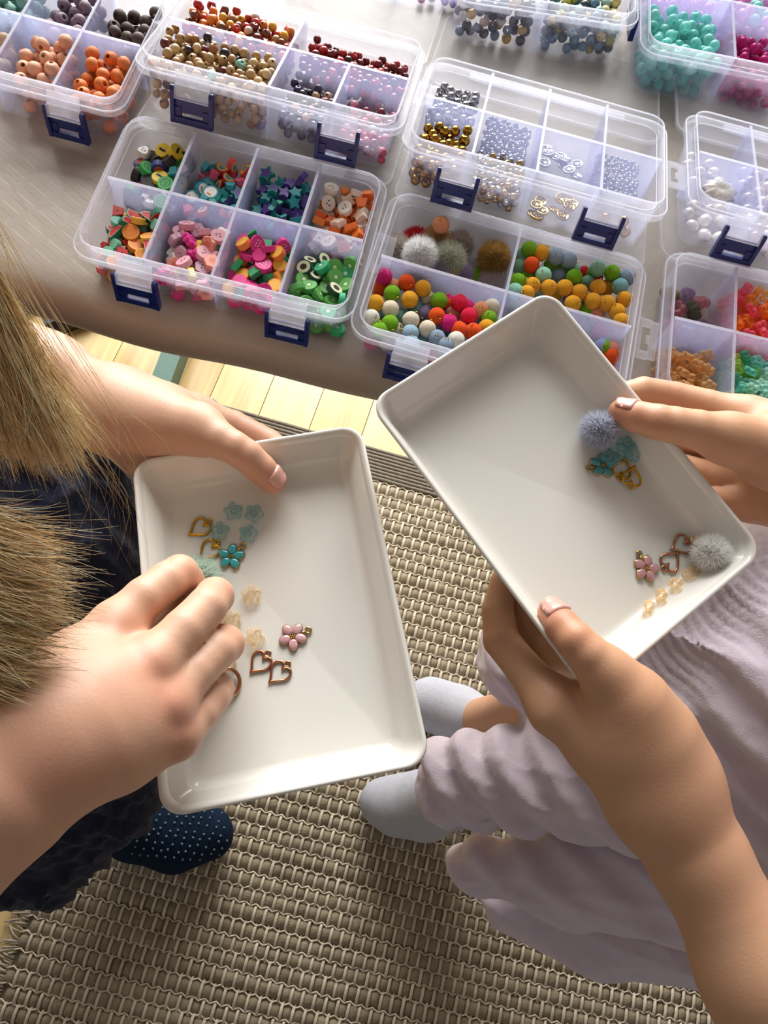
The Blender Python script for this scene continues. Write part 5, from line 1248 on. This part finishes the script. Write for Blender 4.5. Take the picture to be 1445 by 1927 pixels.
# sock with grip dots
SOCKM = mat('navy_sock', srgb('16263a'), 0.95, spec=0.1, var=0.2, scale=200, bump=0.8, bscale=900)
sk = chain([(A_(205, 1530, .10), .036), (A_(255, 1550, .06), .037), (A_(335, 1545, .048), .036), (A_(392, 1560, .040), .028)]) + chain([(A_(255, 1560, .06), .036), (A_(330, 1585, .048), .034), (A_(398, 1578, .038), .025)])
me = sdf_mesh('sock', [dict(segs=sk, k=.02, base=True)], .0035, [SOCKM], 2)
sock = world_part('sock', me, root_l, 'dark blue sock with pale grip dots')
V = np.array([v.co for v in me.vertices]); dd = V - CAM; zc = dd @ _F; PX = np.stack([CX + F_PX*(dd @ _R)/zc, CY + F_PX*(dd @ _D)/zc], 1)
N3 = np.array([v.normal for v in me.vertices]); b = MB()
for row in range(9):
    for c in range(12):
        q = np.array([232 + c*16 + (row % 2)*8 + row*2, 1500 + row*13.5 + c*1.5])
        ds = ((PX - q)**2).sum(1); near = np.nonzero(ds < 9)[0]
        if len(near) == 0: continue
        k = near[zc[near].argmin()]
        if -(N3[k] @ (dd[k]/np.linalg.norm(dd[k]))) < 0.35: continue
        b.sphere(V[k] + N3[k]*.0002, .0017, 8, 5)
o = link('grip_dots', b.mesh('grip_dots', [mat('grip_rubber', srgb('5f7488'), 0.6)], True)); o.parent = sock; tag(o, 'small pale rubber grip dots', kind='stuff')

# blonde hair
def hair(root, clumps, name, cols, n_thick=140):
    g = np.random.default_rng(12)
    ms = [mat('%s_%d' % (name, i), srgb(c), 0.42, spec=0.5, var=0.18, scale=180) for i, c in enumerate(cols)]
    b_v = []; b_f = []; b_m = []; off = 0
    for (guides, n, r, jit, tipj) in clumps:
        G = np.array([[CAM + p[2]*ray(p[0], p[1]) for p in gl] for gl in guides])     # guides x points x 3
        for i in range(n):
            s = g.random()*(len(G)-1); a = int(min(s, len(G)-2)); f_ = s - a
            P = G[a]*(1-f_) + G[a+1]*f_
            P = P + g.normal(0, jit, 3); cut = 1.04 - abs(g.normal(0, .16)); m = len(P)
            tt = np.linspace(0, min(cut, 1.0), 11)*(m-1); ii = np.minimum(tt.astype(int), m-2); ff = (tt-ii)[:, None]
            p0, p1 = P[ii], P[ii+1]; pm = P[np.maximum(ii-1, 0)]; pn = P[np.minimum(ii+2, m-1)]
            C = 0.5*((2*p0) + (p1-pm)*ff + (2*pm-5*p0+4*p1-pn)*ff**2 + (3*p0-pm-3*p1+pn)*ff**3)
            w = np.linspace(0, 1, 11)[:, None]
            C = C + (w**2)*g.normal(0, tipj, 3) + .0012*np.sin(w*g.uniform(3, 9) + g.uniform(0, 6))*g.normal(0, 1, 3)
            d = C[-1] - C[0]; d /= np.linalg.norm(d); u = np.cross(d, (0.3, 0.2, 1)); u /= np.linalg.norm(u); v = np.cross(d, u)
            tap = (1 - 0.75*w[:, 0]**3)*r*g.uniform(.7, 1.3)
            ring = [C + (math.cos(k*2.0944)*u + math.sin(k*2.0944)*v)[None]*tap[:, None] for k in range(3)]
            b_v.append(np.stack(ring, 1).reshape(-1, 3))
            base = np.arange(10)[:, None]*3
            for k in range(3): b_f.append(np.concatenate([base+k, base+(k+1) % 3, base+3+(k+1) % 3, base+3+k], 1) + off)
            b_m.append(np.full(30, g.integers(len(ms)))); off += 33
    V = np.concatenate(b_v); Fs = np.concatenate(b_f)
    # reorder material ids to match the faces (three face blocks per strand)
    me = mesh('hair', V, Fs.tolist(), True, ms, np.concatenate(b_m).tolist())
    return world_part('hair', me, root, 'long honey blonde hair hanging loose', 'stuff')
c1 = [[(-190, 380, .27), (-150, 500, .285), (-100, 640, .30), (-50, 770, .31), (-10, 840, .315)],
      [(-120, 400, .27), (-85, 520, .285), (-30, 660, .30), (25, 780, .305), (70, 862, .31)],
      [(-70, 430, .268), (-35, 530, .28), (15, 640, .292), (70, 755, .30), (125, 858, .305)],
      [(-55, 440, .266), (-12, 530, .278), (38, 630, .288), (88, 735, .296), (148, 846, .30)]]
c2 = [[(-330, 820, .25), (-200, 900, .27), (-80, 950, .28), (20, 990, .285), (95, 1010, .288)],
      [(-330, 860, .25), (-200, 960, .27), (-80, 1030, .28), (20, 1070, .285), (112, 1090, .288)],
      [(-330, 920, .25), (-200, 1040, .27), (-80, 1110, .28), (10, 1150, .285), (105, 1170, .288)],
      [(-330, 960, .25), (-200, 1120, .27), (-90, 1200, .28), (0, 1240, .285), (78, 1245, .288)],
      [(-330, 980, .25), (-200, 1180, .27), (-100, 1270, .28), (-10, 1300, .285), (30, 1300, .288)]]
fly = [[(-60, 380, .27), (40, 560, .28), (110, 660, .285), (150, 760, .29), (130, 900, .30)], [(-40, 380, .27), (80, 600, .28), (190, 800, .29), (255, 900, .30), (240, 990, .305)], [(-60, 500, .27), (10, 700, .28), (120, 860, .29), (180, 960, .30), (200, 1060, .305)]]
hair(root_l, [(c1, 2600, .00016, .0018, .006), (c1, 200, .0010, .0012, .003), (c2, 2500, .00016, .0018, .0075), (c2, 220, .0010, .0012, .003), (fly, 46, .00008, .004, .012)], 'blonde', ['d6b27c', 'e8c998', 'b9915c', 'f2deb8', 'd0ac74'])
# ------------------------------------------------------------------ person in lilac, right
t_ = tray_r
rb_w = (1246, 1495, -.018, .0225)
rb_fore = [(1620, 2250, -.03, .036), (1430, 1830, -.018, .0265), (1306, 1600, -.018, .0215), rb_w]
rb_palm = Hp(rb_fore) + Hp([rb_w, (1165, 1400, -.018, .0225), (1046, 1332, -.022, .0132)]) + Hp([rb_w, (1185, 1385, -.034, .019), (1075, 1312, -.036, .0122)]) + \
    Hp([rb_w, (1200, 1375, -.042, .017), (1105, 1295, -.043, .0115)]) + Hp([rb_w, (1215, 1370, -.044, .015), (1135, 1285, -.046, .0105)])
rb_th0 = Hp([(1250, 1440, -.012, .021), (1222, 1385, -.006, .0205), (1185, 1322, .001, .0165), (1142, 1268, .006, .0118)])
rb_th = Hp([(1142, 1268, .006, .0118), (1108, 1232, .009, .0098), (1082, 1205, .008, .0092), (1058, 1178, .003, .0084), (1038, 1153, -.004, .0071)])
rb_i = Hp([(1046, 1332, -.022, .0132), (985, 1258, -.029, .0096), (943, 1205, -.034, .0094), (936, 1150, -.036, .0083), (947, 1095, -.034, .007)])
rb_m = Hp([(1075, 1312, -.036, .0122), (1000, 1205, -.046, .0094), (985, 1135, -.042, .0082), (1003, 1090, -.034, .007)])
rb_r = Hp([(1105, 1295, -.043, .0115), (1045, 1195, -.050, .009), (1050, 1120, -.040, .0078), (1070, 1095, -.033, .0065)])
rb_p = Hp([(1135, 1285, -.046, .0105), (1092, 1205, -.048, .0078), (1100, 1150, -.035, .0065)])
me1 = sdf_mesh('h3', [dict(segs=rb_palm, k=.013, base=True), dict(segs=rb_th0, k=.01, base=True, join=.014), dict(segs=rb_th, k=.0010, join=.007)] + [dict(segs=f_, k=.0010, join=.007) for f_ in (rb_i, rb_m, rb_r, rb_p)], VOX)
rt_w = (1560, 885, -.014, .0245)
rt_palm = Hp([(2100, 930, .0, .038), (1800, 905, -.008, .030), rt_w]) + Hp([rt_w, (1470, 830, -.020, .020), (1402, 790, -.026, .0132)]) + Hp([rt_w, (1470, 870, -.030, .019), (1402, 848, -.038, .0125)]) + \
    Hp([rt_w, (1480, 910, -.036, .017), (1404, 900, -.043, .0118)]) + Hp([rt_w, (1490, 940, -.036, .015), (1410, 944, -.043, .0108)])
rt_th0 = Hp([(1540, 870, -.004, .021), (1460, 850, .000, .0195), (1372, 826, .004, .0130)])
rt_th = Hp([(1372, 826, .004, .0130), (1310, 808, .007, .0104), (1268, 800, .007, .0097), (1236, 794, .006, .0094), (1200, 785, .002, .0085), (1170, 776, -.003, .0073)])
rt_i = Hp([(1402, 790, -.026, .0132), (1330, 763, -.030, .0094), (1268, 747, -.034, .0090), (1210, 735, -.035, .0082), (1160, 745, -.0335, .007)])
rt_m = Hp([(1402, 848, -.038, .0125), (1310, 830, -.042, .0094), (1225, 810, -.037, .0086), (1165, 805, -.034, .0072)])
rt_r = Hp([(1404, 900, -.043, .0118), (1320, 892, -.044, .009), (1240, 870, -.037, .0082), (1190, 860, -.033, .007)])
rt_p = Hp([(1410, 944, -.043, .0108), (1340, 940, -.042, .0078), (1280, 925, -.034, .0065)])
me2 = sdf_mesh('h4', [dict(segs=rt_palm, k=.013, base=True), dict(segs=rt_th0, k=.01, base=True, join=.014), dict(segs=rt_th, k=.0010, join=.008)] + [dict(segs=f_, k=.0010, join=.007) for f_ in (rt_i, rt_m, rt_r, rt_p)], VOX)
root_r = empty('person', (0.50, 0.08, 0)); tag(root_r, 'person in a lilac dress holding a white tray with both hands', 'person')
E1 = tp(t_, 1620, 2250, -.03); E2 = tp(t_, 2100, 930, .0)
ANK1, ANK2 = A_(985, 1322, .20), A_(880, 1520, .16)
core = body_core('c2', (.47, .06, .40), (.53, .06, .84), (.52, .06, 1.00), (.52, -.10, .93), E1, (.52, .22, .94), E2, [A_(1100, 1300, .36), A_(960, 1480, .30)], [ANK1, ANK2], (.50, .06, 1.13), -1)
ank = sdf_mesh('c3', [dict(segs=chain([(A_(1090, 1300, .42), .030), (A_(990, 1318, .22), .025), (A_(925, 1345, .12), .0235), (A_(890, 1352, .08), .028)]), k=.01, base=True)], .004)
me = join_meshes('body', [me1, me2, core, ank], [SKIN_R])
flush(me, [(tp(t_, 1040, 1150, .003), .012, .75), (tp(t_, 1082, 1203, .015), .009, .4), (tp(t_, 1172, 775, .004), .012, .65), (tp(t_, 1240, 790, .015), .009, .35), (tp(t_, 930, 1200, -.03), .012, .35), (tp(t_, 1260, 745, -.03), .014, .3), (tp(t_, 1180, 1300, .01), .02, .15)])
world_part('body', me, root_r)
nail(root_r, tp(t_, 1036, 1151, -.004), tp(t_, 1070, 1190, .006), t_.n + 0.1*t_.u, .0071, .0060, .0072, 'pink thumbnail of the lower hand')
nail(root_r, tp(t_, 1170, 776, -.003), tp(t_, 1225, 792, .006), t_.n + 0.45*t_.u + 0.35*t_.v, .0073, .0056, .0072, 'pale thumbnail of the upper hand')

LILAC = mat('lilac_linen', srgb('d6cbd9'), 0.9, spec=0.2, var=0.05, scale=60, bump=0.6, bscale=900, sheen=0.15)
def lilac_post(V, Fs):
    V = cloth_post(.013, 40, 21, (-0.15, 1, 0.5), .0004)(V, Fs)
    n = vnormals(V, Fs)
    # fine gathers along the elastic waist
    a, b_ = WA, WB; ab = b_ - a; L = np.linalg.norm(ab); ab = ab/L
    s = (V - a) @ ab; d = np.linalg.norm(V - a - s[:, None]*ab, axis=1)
    m = np.exp(-(d/.042)**2)*np.clip((s + .08)/.04, 0, 1)*np.clip((L + .10 - s)/.06, 0, 1)
    side = (V - a) @ np.cross(ab, [0, 0, 1.0])
    V = V + n*(m*(.0021*np.sin(s*800 + 2.5*np.sin(side*140)) - .005))[:, None]
    # pleats fanning out from it
    far = np.clip((d - .02)/.1, 0, 1)*np.exp(-(d/.16)**2)*2.0
    V = V + n*(far*.0055*np.sin(s*190 + 1.3*np.sin(side*30)))[:, None]
    return V
WA, WB = A_(1110, 1330, .60), A_(1300, 1150, .66)
sk = [(A_(1500, 1440, .50), A_(1180, 1460, .46), .078, .058), (A_(1180, 1460, .46), A_(870, 1465, .38), .058, .048),
      (A_(1440, 1690, .42), A_(1080, 1650, .36), .060, .046), (A_(1080, 1650, .36), A_(900, 1628, .33), .046, .030),
      (A_(1380, 1790, .30), A_(1120, 1755, .27), .044, .040), (A_(1120, 1755, .27), A_(950, 1700, .26), .040, .030), (A_(1480, 1780, .32), A_(1380, 1790, .30), .05, .044),
      (A_(1230, 1330, .50), A_(1000, 1255, .40), .060, .046), (A_(1000, 1255, .40), A_(965, 1225, .36), .046, .040),
      (A_(1500, 1500, .50), A_(1330, 1330, .56), .09, .085), (A_(1330, 1330, .56), A_(1230, 1290, .54), .08, .06), (A_(1420, 1180, .60), A_(1330, 1330, .56), .085, .08),
      (A_(1430, 1250, .60), np.array((.53, .06, .84)), .10, .11), (np.array((.53, .06, .86)), np.array((.52, -.09, .92)), .09, .06), (np.array((.53, .06, .86)), np.array((.52, .21, .93)), .09, .06), (A_(1480, 1420, .56), np.array((.50, .04, .62)), .09, .12)]
me = sdf_mesh('dress', [dict(segs=sk[:2], k=.03, base=True), dict(segs=sk[9:], k=.03, base=True, join=.035), dict(segs=sk[7:9], k=.02, base=True, join=.02), dict(segs=sk[2:4], k=.02, base=True, join=.006), dict(segs=sk[4:7], k=.02, base=True, join=.006)], .0034, [LILAC], 2, lilac_post)
world_part('dress', me, root_r, 'lilac linen dress with gathered waist and soft folds')
PSOCK = mat('pale_grey_sock', srgb('bcbec8'), 0.95, spec=0.1, var=0.06, scale=150, bump=0.7, bscale=900)
me = sdf_mesh('sock', [dict(segs=chain([(A_(900, 1350, .085), .030), (A_(862, 1342, .055), .036), (A_(810, 1325, .045), .034), (A_(765, 1330, .035), .026)]), k=.02, base=True)], .0035, [PSOCK], 2)
world_part('sock', me, root_r, 'pale grey ankle sock farther from the camera edge')
me = sdf_mesh('sock', [dict(segs=chain([(A_(850, 1500, .16), .040), (A_(800, 1515, .08), .042), (A_(745, 1515, .05), .036), (A_(715, 1508, .04), .028)]), k=.02, base=True)], .0035, [PSOCK], 2)
world_part('sock', me, root_r, 'pale grey ankle sock below the skirt hem')

head_parts(root_l, (-.40, .07, 1.09), 1, MATS['blonde_0'])
head_parts(root_r, (.50, .06, 1.13), -1, mat('brown_hair', srgb('5a3d28'), .5, var=.2, scale=150, bump=.5, bscale=300))
